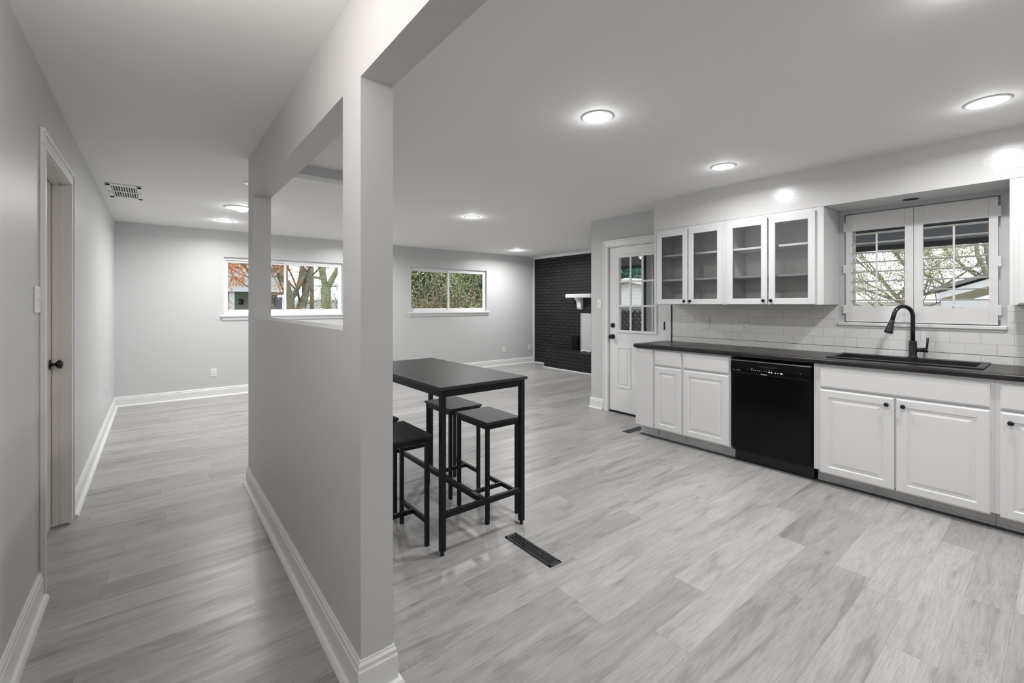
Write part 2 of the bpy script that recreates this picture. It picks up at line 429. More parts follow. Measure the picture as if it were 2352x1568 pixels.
struct(mb.build('baseboard_brick', M['white']), 'thin white floor strip along the black brick and hearth', 'baseboard')

# ------------------------------------------------------------------ windows in the far wall
def slider(n, x0, x1, z0, z1, xm, label, left_sash_in=False):
    t = thing('window_%d' % n, label, 'window', ((x0+x1)/2, YF, z0)); t['kind'] = 'structure'
    ya, yb = YF+.055, YF+.125
    f = MB()   # outer vinyl frame
    f.box(x0, x1, ya, yb, z0, z0+.045, .003); f.box(x0, x1, ya, yb, z1-.04, z1, .003)
    f.box(x0, x0+.03, ya, yb, z0+.04, z1-.04, .003); f.box(x1-.03, x1, ya, yb, z0+.04, z1-.04, .003)
    f.build('window_frame', M['vinyl'], t)
    zz0, zz1 = z0+.045, z1-.04
    for a, b, yy in ((x0+.03, xm+.02, ya+.035), (xm-.02, x1-.03, ya+.008)):
        s = MB(); wv = .032
        s.box(a, b, yy, yy+.025, zz0, zz0+wv, .003); s.box(a, b, yy, yy+.025, zz1-wv, zz1, .003)
        s.box(a, a+wv, yy, yy+.025, zz0+wv, zz1-wv, .003); s.box(b-wv, b, yy, yy+.025, zz0+wv, zz1-wv, .003)
        so = s.build('sash', M['vinyl'], t)
        MB().box(a+wv-.004, b-wv+.004, yy+.010, yy+.014, zz0+wv-.004, zz1-wv+.004).build('pane', M['glass'], so)
        if yy < ya+.02:
            for q in (.30, .62): MB().box(a+(b-a)*q, a+(b-a)*q+.05, yy-.012, yy, zz0+wv-.004, zz0+wv+.012, .003).build('latch', M['vinyl'], so)
    s = MB()
    s.box(x0-.045, x1+.045, YF-.045, YF+.06, z0-.024, z0-.0005, .006)
    s.prism([(YF, z0-.024), (YF-.022, z0-.024), (YF-.020, z0-.06), (YF-.012, z0-.078), (YF, z0-.078)], 'x', x0-.02, x1+.02)
    s.build('window_sill', M['white'], t)
    # white lining of the opening
    return t
slider(1, *W1, 1.622, 'wide white sliding window showing the siding house and trees, partly behind the column')
slider(2, *W2, 4.62, 'white sliding window filled with green hedge, right of the column')

# ------------------------------------------------------------------ hallway door (left)
def casing(mb, face, d, a0, a1, z1, wd=.075, t=.013, z0=0.0, top=True):
    """flat stepped casing on plane x=face toward direction d around opening a0..a1"""
    xa, xb = sorted((face, face+d*t)); xc, xd = sorted((face+d*t*.9, face+d*(t+.006)))
    for y0, y1 in ((a0-wd, a0), (a1, a1+wd)):
        mb.box(xa, xb, y0, y1, z0, z1, .003)
    mb.box(xa, xb, a0-wd, a1+wd, z1, z1+wd, .003)
    # raised outer band
    mb.box(xc, xd, a0-wd+.0005, a0-wd+.022, z0, z1+wd-.0225, .003); mb.box(xc, xd, a1+wd-.022, a1+wd-.0005, z0, z1+wd-.0225, .003)
    mb.box(xc, xd, a0-wd+.0005, a1+wd-.0005, z1+wd-.022, z1+wd-.0005, .003)
d1 = thing('door_1', 'cream interior door in the left hallway wall with a black knob', 'door', (XL-.09, 3.445, 0)); d1['kind'] = 'structure'
cm = MB(); casing(cm, XL, 1, 2.998, 3.815, 2.07, .078); cm.build('casing', M['doorw'], d1)
jm = MB(); jm.box(XL-.13, XL+.002, 2.984, 3.000, .012, 2.083, .002); jm.box(XL-.13, XL+.002, 3.813, 3.829, .012, 2.083, .002); jm.box(XL-.13, XL+.002, 2.984, 3.829, 2.066, 2.084, .002)
jm.box(XL-.072, XL-.045, 3.803, 3.814, .012, 2.068, .002); jm.box(XL-.072, XL-.045, 2.999, 3.010, .012, 2.068, .002); jm.box(XL-.072, XL-.045, 2.999, 3.814, 2.056, 2.068, .002)
jm.build('door_frame', M['doorw'], d1)
lf = MB(); lf.box(XL-.112, XL-.076, 3.003, 3.810, .018, 2.062, .002); leaf = lf.build('door_leaf', M['doorw'], d1)
kb = MB(); kb.lathe((XL-.076, 3.748, .985), (1, 0, 0), [(.030, 0), (.030, .004), (.026, .008), (.012, .011), (.0095, .020), (.011, .027), (.022, .032), (.0265, .041), (.025, .051), (.015, .057), (.004, .059)])
kb.build('door_knob', M['blackgloss'], d1)

# ------------------------------------------------------------------ kitchen door
d2 = thing('door_2', 'white half glazed back door with nine panes and black hardware', 'door', (XK, 3.22, 0)); d2['kind'] = 'structure'
cm = MB(); casing(cm, XK, -1, 2.822, 3.626, 2.058, .078, .016); cm.build('casing', M['white'], d2)
jm = MB(); jm.box(XK-.002, XK+.14, 2.801, 2.822, 0, 2.064, .002); jm.box(XK-.002, XK+.14, 3.626, 3.644, 0, 2.064, .002); jm.box(XK-.002, XK+.14, 2.801, 3.644, 2.046, 2.064, .002)
jm.build('door_frame', M['white'], d2)
th = MB(); th.box(XK+.004, XK+.14, 2.822, 3.626, .001, .012, .002); th.build('threshold', M['dark'], d2)
GY0, GY1, GZ0, GZ1 = 2.962, 3.466, 1.020, 1.912
X0, X1 = XK+.012, XK+.05
mb = MB()
mb.box(X0, X1, 2.826, GY0, .024, 2.042, .002); mb.box(X0, X1, GY1, 3.622, .024, 2.042, .002)
mb.box(X0, X1, GY0, GY1, GZ1, 2.042); mb.box(X0, X1, GY0, GY1, .024, GZ0)
for a, b in ((3.295, 3.500), (2.935, 3.140)):     # two raised lower panels
    mb.prism([(a, .316), (b, .316), (b, .818), (a, .818)], 'x', X0-.0015, X0+.0015)
    fr = .018
    for (p0, p1, q0, q1) in ((a, b, .316, .316+fr), (a, b, .818-fr, .818), (a, a+fr, .334, .80), (b-fr, b, .334, .80)):
        mb.box(X0-.008, X0+.002, p0, p1, q0, q1, .004)
    mb.box(X0-.006, X0+.002, a+.045, b-.045, .316+.045, .818-.045, .005)
leaf2 = mb.build('door_leaf', M['white'], d2)
gf = MB(); fw = .026
for (p0, p1, q0, q1) in ((GY0-fw, GY1+fw, GZ0-fw, GZ0+.004), (GY0-fw, GY1+fw, GZ1-.004, GZ1+fw), (GY0-fw, GY0+.004, GZ0+.002, GZ1-.002), (GY1-.004, GY1+fw, GZ0+.002, GZ1-.002)):
    gf.box(X0-.016, X0+.006, p0, p1, q0, q1, .004)
for k in (1, 2):
    yy = GY0+(GY1-GY0)*k/3; gf.box(X0-.010, X0+.006, yy-.011, yy+.011, GZ0, GZ1, .003)
    zz = GZ0+(GZ1-GZ0)*k/3; gf.box(X0-.009, X0+.006, GY0, GY1, zz-.011, zz+.011, .003)
gf.build('glazing_bars', M['white'], d2)
MB().box(X0+.016, X0+.020, GY0-.001, GY1+.001, GZ0-.001, GZ1+.001).build('pane', M['glass'], d2)
MB().lathe((X0+.001, 3.565, .938), (-1, 0, 0), [(.032, 0), (.032, .006), (.027, .010), (.012, .014), (.010, .026), (.012, .032), (.024, .040), (.029, .050), (.027, .062), (.016, .070), (.004, .072)]).build('door_knob', M['blackgloss'], d2)
MB().lathe((X0+.001, 3.565, 1.078), (-1, 0, 0), [(.030, 0), (.030, .010), (.026, .018), (.010, .022), (.004, .023)]).build('deadbolt', M['blackgloss'], d2)
for zz in (.20, 1.10, 1.86):
    MB().cyl((XK-.021, 2.826, zz-.045), (XK-.021, 2.826, zz+.045), .0065, n=10).build('hinge', M['black'], d2)

# ------------------------------------------------------------------ kitchen window and shutters
t3 = thing('window_3', 'kitchen window above the sink behind white plantation shutters', 'window', (XK, .73, W3[2])); t3['kind'] = 'structure'
f = MB()
y0, y1, z0, z1 = W3
xa, xb = XK+.085, XK+.13
f.box(xa, xb, y0, y1, z0, z0+.05, .003); f.box(xa, xb, y0, y1, z1-.05, z1, .003)
f.box(xa, xb, y0, y0+.045, z0+.05, z1-.05, .003); f.box(xa, xb, y1-.045, y1, z0+.05, z1-.05, .003)
f.box(xa, xb, .71, .75, z0+.05, z1-.05, .003)
f.build('window_frame', M['vinyl'], t3)
MB().box(xa+.02, xa+.024, y0+.04, y1-.04, z0+.045, z1-.045).build('pane', M['glass'], t3)
sl = MB(); sl.box(XK-.028, XK+.084, .262, 1.208, 1.168, 1.1945, .005); sl.box(XK-.014, XK+.0, .275, 1.195, 1.150, 1.168, .003); sl.build('window_sill', M['white'], t3)
def shutter(y0, y1, ly0, ly1, label, hinge_y):
    t = thing('shutter_panel', label, 'shutter', (XK-.004, (y0+y1)/2, 1.20), 'plantation shutters over the sink')
    xa, xb = XK-.012, XK+.016; z0, z1 = 1.201, 2.068; lz0, lz1 = 1.327, 1.934
    f = MB()
    f.box(xa, xb, y0, ly0, z0, z1, .002); f.box(xa, xb, ly1, y1, z0, z1, .002)
    f.box(xa+.001, xb-.001, ly0, ly1, z0, lz0, .002); f.box(xa+.001, xb-.001, ly0, ly1, lz1, z1, .002)
    f.build('shutter_frame', M['white'], t)
    n = 8; sp = (lz1-lz0)/n
    for i in range(n):
        zc = lz0+sp*(i+.5)+.008
        l = MB(); pr = []
        for k in range(14):
            a = 2*PI*k/14; px, pz = .032*math.cos(a), .0048*math.sin(a)
            ang = R(-3); pr.append(((xa+xb)/2+px*math.cos(ang)-pz*math.sin(ang), zc+px*math.sin(ang)+pz*math.cos(ang)))
        l.prism(pr, 'y', ly0+.0015, ly1-.0015); l.build('louver', M['white'], t)
    yc = (ly0+ly1)/2
    MB().box(xa-.030, xa-.020, yc-.006, yc+.006, 1.345, 1.895, .003).build('tilt_rod', M['white'], t)
    s = 1 if hinge_y > yc else -1
    for zz in (1.30, 1.63, 1.97):
        MB().box(xa-.006, xa+.002, hinge_y-.010+s*.004, hinge_y+.010+s*.004, zz-.035, zz+.035, .002).build('hinge', M['white'], t)
shutter(.7365, 1.156, .785, 1.112, 'left shutter panel, seen above and left of the faucet', 1.158)
shutter(.305, .7335, .349, .682, 'right shutter panel, beside the cropped upper cabinet', .303)

# ------------------------------------------------------------------ backsplash
mb = MB(); tx0, tx1 = XK-.009, XK
mb.box(tx0, tx1, 1.166+.042, 2.735, ZC, 1.333); mb.box(tx0, tx1, .262, 1.208, ZC, 1.168); mb.box(tx0, tx1, -.55, .262, ZC, 1.333)
struct(mb.build('trim_5', M['tile']), 'white subway tile backsplash behind the counter', 'backsplash')
struct(MB().box(tx0-.0006, tx0+.002, -.25, 2.735, .9902, .9934).build('trim_8', M['strip']), 'dark grout line above the lowest row of backsplash tile', 'grout line')
struct(MB().box(tx0-.004, XK, 2.735, 2.744, ZC, 1.333, .001).build('trim_6', M['black']), 'thin dark edge strip at the left end of the tile', 'tile edging')

# ================================================================== CABINETS
def rp_door(mb, xf, y0, y1, z0, z1, rp=True, d=1):
    """raised-panel door/drawer front; front face at x=xf (facing -x), 20 mm thick"""
    mb.prism([(y0, z0), (y1, z0), (y1, z1), (y0, z1)], 'x', xf+.006, xf+.02)
    def ring(a, b, xa, xb):   # sloping frame between inset a at depth xa and inset b at depth xb
        bm = mb.bm
        A = [bm.verts.new((xf+xa, *p)) for p in ((y0+a, z0+a), (y1-a, z0+a), (y1-a, z1-a), (y0+a, z1-a))]
        B = [bm.verts.new((xf+xb, *p)) for p in ((y0+b, z0+b), (y1-b, z0+b), (y1-b, z1-b), (y0+b, z1-b))]
        for i in range(4): bm.faces.new((A[i], B[i], B[(i+1) % 4], A[(i+1) % 4]))
    def face(a, x):
        bm = mb.bm
        bm.faces.new([bm.verts.new((xf+x, *p)) for p in ((y0+a, z0+a), (y0+a, z1-a), (y1-a, z1-a), (y1-a, z0+a))])
    ring(0, .010, .006, 0)
    if rp:
        s = .052
        ring(.010, s, 0, 0); ring(s, s+.008, 0, .008); ring(s+.008, s+.014, .008, .008); ring(s+.014, s+.036, .008, .001); face(s+.036, .001)
    else:
        face(.010, 0)
def knob(x, y, z, parent):
    return MB().lathe((x, y, z), (-1, 0, 0), [(.008, -.001), (.0065, .004), (.006, .010), (.0115, .014), (.0145, .019), (.0135, .024), (.007, .027), (.001, .0275)], n=18).build('knob', M['blackgloss'], parent)

XD = 3.86           # front of doors
XF = XD+.02         # face frame front
def base_cabinet(label, y0, y1, fronts, loc_y=None, hollow_top=False):
    t = thing('base_cabinet', label, 'cabinet', (XF+.2, (y0+y1)/2, 0), 'base cabinets')
    b = MB()
    b.box(XF, XF+.02, y0, y1, .105, .8965, .001)                     # face frame
    b.box(XF+.02, XK-.002, y0+.001, y0+.018, .105, .8965); b.box(XF+.02, XK-.002, y1-.018, y1-.001, .105, .8965)
    b.box(XF+.02, XK-.002, y0+.018, y1-.018, .105, .122); b.box(XK-.012, XK-.002, y0+.018, y1-.018, .122, .8965)
    b.build('carcass', M['cab'], t)
    k = MB(); cuts = [y0+.0005] + [q for q in (2.297, 2.594) if y0 < q < y1] + [y1-.0005]
    for a, b_ in zip(cuts, cuts[1:]): k.box(3.968, 3.985, a+(.003 if a != cuts[0] else 0), b_-(.003 if b_ != cuts[-1] else 0), .0, .105)
    if len(cuts) > 2: MB().box(3.986, 3.990, y0+.001, y1-.001, .001, .104).build('toe_backing', M['dark'], t)
    k.box(3.958, 3.968, y0+.0005, y1-.0005, 0, .020, .003)
    k.build('toe_kick', M['toe'], t)
    for kind, a, b_, c, d, kn in fronts:
        mb = MB(); rp_door(mb, XD, a, b_, c, d, rp=(kind == 'door'))
        o = mb.build({'door': 'door', 'drawer': 'drawer_front', 'panel': 'filler_panel'}[kind], M['cab'], t)
        if kn: knob(XD, kn[0], kn[1], o)
    return t
base_cabinet('narrow white base cabinet nearest the back door, with a plain end panel', 2.277, 2.80,
    [('panel', 2.595, 2.797, .107, .890, None), ('drawer', 2.288, 2.574, .741, .880, None), ('door', 2.288, 2.574, .112, .724, None)])
base_cabinet('white base cabinet with one drawer and one door, just left of the dishwasher', 1.832, 2.2765,
    [('drawer', 1.842, 2.268, .741, .880, None), ('door', 1.842, 2.268, .112, .724, None)])
base_cabinet('wide white two door sink base cabinet right of the dishwasher', .281, 1.209,
    [('drawer', .298, 1.166, .728, .868, None), ('door', .7385, 1.166, .094, .712, (.775, .665)), ('door', .298, .7275, .094, .712, (.690, .665))])
base_cabinet('white base cabinet cropped by the right edge, with one black knob', -.25, .2805,
    [('drawer', -.24, .257, .728, .868, None), ('door', -.24, .257, .094, .712, (.215, .655))])

struct(MB().box(3.925, 3.957, -.25, 2.79, .0003, .006, .001).build('trim_7', M['strip']), 'thin dark strip on the floor in front of the cabinet toe kicks', 'floor edging')  # flat dark strip laid on the floor along the toe kicks
# countertop with sink cut-out
XC0 = 3.845
SX0, SX1, SY0, SY1 = 3.985, 4.415, .335, 1.165
prof = []
for k in range(7):
    a = PI/2*k/6
    prof.append((XC0+.014-.014*math.sin(a) if k else XC0+.014, ZC-.014+.014*math.cos(a)))
prof = [(XC0+.014, ZC), (XC0+.006, ZC-.003), (XC0+.001, ZC-.010), (XC0, ZC-.018), (XC0+.001, ZC-.030), (XC0+.006, ZC-.038), (XC0+.014, ZC-.0395)]
mb = MB(); cy0, cy1 = -.25, 2.808
mb.prism(prof+[(SX0+.02, ZC-.0395), (SX0+.02, ZC)], 'y', cy0, cy1)
mb.box(SX0+.02, SX1-.02, SY1-.02, cy1, ZC-.0395, ZC); mb.box(SX0+.02, SX1-.02, cy0, SY0+.02, ZC-.0395, ZC)
mb.box(SX1-.02, XK-.0095, cy0, cy1, ZC-.0395, ZC)
tag(mb.build('countertop', M['counter']), 'long black laminate countertop over the base cabinets and dishwasher', 'countertop')

# sink
t = thing('kitchen_sink', 'black composite drop-in sink set in the black counter below the window', 'sink', (4.2, .75, ZC))
mb = MB(); zt = ZC+.010
bx0, bx1, by0, by1 = SX0+.035, SX1-.095, SY0+.035, SY1-.035
mb.box(SX0, bx0, SY0, SY1, ZC+.0005, zt, .004); mb.box(bx1, SX1, SY0, SY1, ZC+.0005, zt, .004)
mb.box(bx0, bx1, SY0, by0, ZC+.0005, zt, .004); mb.box(bx0, bx1, by1, SY1, ZC+.0005, zt, .004)
mb.build('rim', M['sink'], t)
mb = MB(); zb = ZC-.20; q = .006
mb.box(bx0-q, bx0+.002, by0-q, by1+q, zb, zt-.001); mb.box(bx1-.002, bx1+q, by0-q, by1+q, zb, zt-.001)
mb.box(bx0, bx1, by0-q, by0+.002, zb, zt-.001); mb.box(bx0, bx1, by1-.002, by1+q, zb, zt-.001); mb.box(bx0-q, bx1+q, by0-q, by1+q, zb-.006, zb)
mb.build('basin', M['sink'], t)
MB().lathe(((bx0+bx1)/2, (by0+by1)/2, zb), (0, 0, 1), [(.045, 0), (.045, .003), (.035, .004), (.03, .001)], 24).build('drain', M['chrome'], t)

# faucet
FX, FY = 4.368, .727
t = thing('kitchen_faucet', 'matt black pull-down gooseneck faucet behind the sink', 'faucet', (FX, FY, ZC+.010))
zf = ZC+.0105
MB().lathe((FX, FY, zf), (0, 0, 1), [(.030, 0), (.030, .005), (.025, .009), (.0235, .012), (.0235, .118), (.022, .122), (.014, .123)], 28).build('faucet_body', M['blackbronze'], t)
pts = []
hx, hy = -.80, .60      # spout swings toward the room, slightly left
rad = .072; zt_ = zf+.305
pts.append((FX, FY, zf+.118)); pts.append((FX, FY, zf+.20)); pts.append((FX, FY, zt_))
for k in range(1, 13):
    a = PI*k/12*.94
    dd = rad*(1-math.cos(a)); pts.append((FX+hx*dd, FY+hy*dd, zt_+rad*math.sin(a)))
last = Vector(pts[-1]); pdir = (Vector(pts[-1])-Vector(pts[-2])).normalized()
pts.append(tuple(last+pdir*.045))
neck = MB().tube(pts, .0135, 16).build('neck', M['blackbronze'], t)
hd = last+pdir*.045
MB().lathe(tuple(hd-pdir*.002), tuple(pdir), [(.0140, 0), (.0150, .004), (.0165, .02), (.021, .055), (.0255, .088), (.0265, .098), (.024, .101), (.005, .100)], 24).build('spray_head', M['blackbronze'], t)
mb = MB(); mb.cyl((FX, FY, zf+.058), (FX+.004, FY-.062, zf+.060), .0155, n=20); mb.cyl((FX+.004, FY-.062, zf+.060), (FX+.005, FY-.082, zf+.060), .0175, n=20)
mb.tube([(FX+.005, FY-.074, zf+.062), (FX+.003, FY-.078, zf+.10), (FX, FY-.082, zf+.150)], [.0065, .0060, .0085], 12)
mb.build('lever_handle', M['blackbronze'], t)

# dishwasher
DY0, DY1 = 1.218, 1.822
t = thing('dishwasher', 'glossy black built-in dishwasher between the white base cabinets', 'dishwasher', (4.1, (DY0+DY1)/2, 0))
mb = MB(); mb.box(3.885, XK-.02, DY0+.004, DY1-.004, .10, .875); mb.build('tub', M['dark'], t)
mb = MB(); mb.box(3.862, 3.885, DY0+.006, DY1-.006, .125, .752, .004); mb.build('door', M['dw'], t)
mb = MB(); mb.box(3.935, 3.95, DY0+.006, DY1-.006, .001, .125, .002); mb.build('kick_plate', M['blackgloss'], t)
mb = MB()
mb.prism([(3.885, .755), (3.860, .755), (3.853, .770), (3.853, .800), (3.858, .850), (3.862, .862), (3.885, .862)], 'y', DY0+.006, DY1-.006)
cp = mb.build('control_panel', M['dw'], t)
yc = (DY0+DY1)/2
n = 14; top = []; bot = []
for i in range(n+1):
    u = i/n; yy = DY0+.03+(DY1-DY0-.06)*u; bow = math.sin(PI*u)
    top.append((yy, .775-.0*bow)); bot.append((yy, .775-.012*bow-.006))
mb = MB(); mb.prism(top+bot[::-1], 'x', 3.8495, 3.854); mb.build('panel_lip', M['blackgloss'], cp)
mb = MB(); n = 16; pr = []
for i in range(n+1):
    u = i/n; pr.append((yc-.09+.18*u, .838))
for i in range(n, -1, -1):
    u = i/n; pr.append((yc-.09+.18*u, .838-.020*math.sin(PI*u)))
mb.prism(pr[1:-1], 'x', 3.8515, 3.857); mb.build('handle_recess', M['dark'], cp)
mb = MB(); mb.box(3.858, 3.885, DY0+.004, DY1-.004, .864, .870, .001); mb.build('top_strip', M['chrome'], t)
# marks on the panel: buttons, symbols
def mark_x(z): return 3.8528
def dot(mb, y, z, r, n=14):
    mb.prism([(y+r*math.cos(2*PI*k/n), z+r*math.sin(2*PI*k/n)) for k in range(n)], 'x', mark_x(z)-.0006, mark_x(z)+.002)
def rect(mb, y, z, w_, h_): mb.prism([(y-w_/2, z-h_/2), (y+w_/2, z-h_/2), (y+w_/2, z+h_/2), (y-w_/2, z+h_/2)], 'x', mark_x(z)-.0006, mark_x(z)+.002)
def py(px): return DY1-.006-(px-110)/(2200-110)*(DY1-DY0-.012)     # across the panel
def mk(fn, *a, m='greymark'):
    g = MB(); fn(g, *a); g.build('button_mark', M[m], cp)
for px in (705, 762, 817, 873, 927): mk(rect, py(px), .797, .009, .007)
for px in (990, 1053, 1113): mk(rect, py(px), .797, .008, .003)
for px, z in ((715, .811), (1195, .806)): mk(rect, py(px), z, .016, .0026)
mk(rect, py(185), .786, .020, .003); mk(rect, py(325), .786, .038, .003); mk(rect, py(610), .800, .0025, .010)
mk(dot, py(1182), .793, .0066, m='mark'); mk(dot, py(1243), .793, .0066, m='mark')
mk(rect, py(1345), .792, .010, .007, m='mark'); mk(rect, py(1412), .792, .010, .004, m='mark')
yy, zz = py(1497), .791
g = MB(); g.prism([(yy-.012, zz), (yy, zz-.0085), (yy+.012, zz), (yy, zz+.0085)], 'x', mark_x(zz)-.0006, mark_x(zz)+.002); g.build('diamond_mark', M['mark'], cp)
mk(dot, py(1965), .808, .002, m='mark')
def text_mesh(name, s, size, m, parent, loc, rot, extrude=.0006, bold=0.0):
    cu = bpy.data.curves.new(name, 'FONT'); cu.body = s; cu.size = size; cu.extrude = extrude; cu.offset = bold; cu.align_x = 'CENTER'; cu.align_y = 'CENTER'
    ob = bpy.data.objects.new(name+'_tmp', cu); C.objects.link(ob)
    dg = bpy.context.evaluated_depsgraph_get(); me = bpy.data.meshes.new_from_object(ob.evaluated_get(dg))
    bpy.data.objects.remove(ob)
    off = Vector((0, 0, 0)); p = parent
    while p is not None: off += p.location; p = p.parent
    me.transform(Matrix.Translation(Vector(loc)-off) @ rot)
    me.materials.clear(); me.materials.append(m)
    o = bpy.data.objects.new(name, me); C.objects.link(o); o.parent = parent
    return o
RX = Matrix(((0, 0, -1, 0), (-1, 0, 0, 0), (0, 1, 0, 0), (0, 0, 0, 1)))     # text facing -x, reading toward -y
text_mesh('brand_lettering', 'Kenmore', .0125, M['mark'], cp, (3.8490, py(1050), .7705), RX, bold=.0004)

# ------------------------------------------------------------------ upper cabinets with glass doors
XU = XS-.018
def upper_cabinet(label, y0, y1, doors, z0=1.337, z1=2.106, glassd=True):
    t = thing('upper_cabinet', label, 'cabinet', (XS+.15, (y0+y1)/2, z0), 'upper cabinets')
    b = MB(); xb = XK-.001
    b.box(XS, xb, y0, y0+.016, z0, z1, .001); b.box(XS, xb, y1-.016, y1, z0, z1, .001)
    b.box(XS, xb, y0+.016, y1-.016, z0, z0+.018); b.box(XS, xb, y0+.016, y1-.016, z1-.018, z1)
    b.box(XS, XS+.018, y0+.016, y0+.070, z0+.018, z1-.018); b.box(XS, XS+.018, y1-.06, y1-.016, z0+.018, z1-.018)
    b.box(XS, XS+.018, y0+.070, y1-.060, z0+.018, z0+.035); b.box(XS, XS+.018, y0+.070, y1-.060, z1-.035, z1-.018)
    b.build('carcass', M['cab'], t)
    MB().box(xb-.008, xb-.001, y0+.016, y1-.016, z0+.018, z1-.018).build('back_panel', M['cabin'], t)
    if glassd:
        for zz in (1.585, 1.835):
            MB().box(XS+.035, xb-.010, y0+.018, y1-.018, zz-.009, zz+.009, .001).build('shelf', M['cab'], t)
    for (a, b_, kn) in doors:
        d = MB(); dz0, dz1 = z0+.004, z1-.022; st, rt, rb = .050, .060, .050
        if glassd:
            d.box(XU, XS-.0005, a, a+st, dz0, dz1, .003); d.box(XU, XS-.0005, b_-st, b_, dz0, dz1, .003)
            d.box(XU+.0005, XS-.0005, a+st-.001, b_-st+.001, dz0, dz0+rb, .002); d.box(XU+.0005, XS-.0005, a+st-.001, b_-st+.001, dz1-rt, dz1, .002)
            o = d.build('door', M['cab'], t)
            MB().box(XU+.010, XU+.013, a+st-.002, b_-st+.002, dz0+rb-.002, dz1-rt+.002).build('glass_pane', M['cabglass'], o)
        else:
            rp_door(d, XU, a, b_, dz0, dz1); o = d.build('door', M['cab'], t)
        if kn: knob(XU, kn, dz0+.030, o)
upper_cabinet('glass door upper cabinet nearest the back door, left of its twin', 1.9735, 2.719, [(2.342, 2.676, 2.366), (1.994, 2.329, 2.304)])
upper_cabinet('glass door upper cabinet beside the shuttered window', 1.204, 1.9730, [(1.611, 1.954, 1.636), (1.258, 1.600, 1.576)])
upper_cabinet('white solid door upper cabinet cropped by the right edge of the photo', -.30, .233, [(-.28, .200, None)], glassd=False)

# ------------------------------------------------------------------ ceiling fittings
def downlight(name, x, y, label, lit=True, z=H, r=.092, group='recessed ceiling lights', warm=(1, .993, .982), power=1.0):
    t = thing(name, label, 'ceiling light', (x, y, z), group)
    m = MB(); n = 36
    # trim ring: flat annulus with soft lip, then a short cone going up
    m.lathe((x, y, z), (0, 0, -1), [(r, 0), (r, .003), (r*.93, .0065), (r*.78, .005), (r*.74, .002), (r*.73, -.000)], n)
    m.build('trim_ring', M['plastic'], t)
    l = MB(); l.lathe((x, y, z-.0035), (0, 0, -1), [(r*.735, 0), (r*.735, .003), (r*.6, .0045), (.001, .005)], n)
    l.build('lens', M['lens'] if lit else M['plastic'], t)
    if lit:
        pd = bpy.data.lights.new('downlight_bulb', 'POINT'); pd.shadow_soft_size = .032; pd.energy = BULB_W*power; pd.color = warm
        po = bpy.data.objects.new('bulb_lamp', pd); C.objects.link(po); po.parent = t; po.location = (0, 0, -.050)
        ld = bpy.data.lights.new('downlight_lamp', 'AREA'); ld.shape = 'DISK'; ld.size = r*1.25; ld.spread = R(165); ld.energy = LAMP_W*power; ld.color = warm
        lo = bpy.data.objects.new('lamp', ld); C.objects.link(lo); lo.parent = t; lo.location = (0, 0, -.0095)
    return t
downlight('downlight', 1.988, 1.701, 'bright recessed ceiling light above the table end, nearest the column', power=.95)
downlight('downlight', 3.475, 1.699, 'bright recessed ceiling light in front of the glass door cabinets', power=.72)
downlight('downlight', 3.465, .277, 'large bright recessed ceiling light at the upper right, above the dishwasher and sink', power=.72)
downlight('downlight', 3.061, 4.625, 'recessed ceiling light in mid living room, right of the column', power=1.35)
downlight('downlight', 5.688, 6.949, 'small distant recessed ceiling light near the black brick wall', power=1.9)
downlight('downlight', .707, 6.839, 'recessed ceiling light near the far wall, left of the half wall', power=1.35)
downlight('downlight', 2.09, .19, 'recessed ceiling light at the top edge of the photo', power=1.0)
downlight('downlight', .671, 4.552, 'unlit round ceiling fitting half hidden by the half wall edge', lit=False, r=.075)
t = thing('globe_light', 'round globe ceiling light in the hallway above the viewer', 'ceiling light', (-.08, 1.25, H))
MB().lathe((-.08, 1.25, H), (0, 0, -1), [(.07, 0), (.07, .02), (.03, .03), (.02, .04)], 28).build('canopy', M['plastic'], t)
MB().lathe((-.08, 1.25, H-.04), (0, 0, -1), [(.02, 0), (.055, .012), (.08, .045), (.085, .08), (.07, .125), (.04, .15), (.002, .16)], 28).build('globe', emis('lit_globe', (1, .92, .84), 6), t)
gd = bpy.data.lights.new('globe_lamp', 'POINT'); gd.shadow_soft_size = .06; gd.energy = 14; gd.color = (1, .94, .885)
go = bpy.data.objects.new('lamp', gd); C.objects.link(go); go.parent = t; go.location = (0, 0, -.27)
downlight('downlight', 3.2, -1.2, 'recessed ceiling light in the kitchen behind the viewer')
downlight('downlight', 2.62, 6.9, 'recessed ceiling light hidden behind the column', group='recessed ceiling lights', power=1.35)
# swivel light with bright bulb
t = thing('swivel_downlight', 'bright round ceiling light with a wide recessed trim just left of the half wall edge', 'ceiling light', (.72, 5.80, H), 'recessed ceiling lights')
MB().lathe((.72, 5.80, H), (0, 0, -1), [(.135, 0), (.135, .004), (.12, .010), (.095, .008), (.09, .003)], 36).build('trim_ring', M['plastic'], t)
MB().lathe((.76, 5.80, H-.005), (0, 0, -1), [(.058, 0), (.060, .018), (.050, .030), (.028, .038), (.002, .040)], 28).build('bulb', M['lens'], t)
pd = bpy.data.lights.new('swivel_bulb', 'POINT'); pd.shadow_soft_size = .03; pd.energy = BULB_W*1.6
po = bpy.data.objects.new('bulb_lamp', pd); C.objects.link(po); po.parent = t; po.location = (.04, 0, -.075)
ld = bpy.data.lights.new('swivel_lamp', 'AREA'); ld.shape = 'DISK'; ld.size = .10; ld.energy = LAMP_W*1.3; ld.color = (1, .993, .982)
lo = bpy.data.objects.new('lamp', ld); C.objects.link(lo); lo.parent = t; lo.location = (.04, 0, -.048)
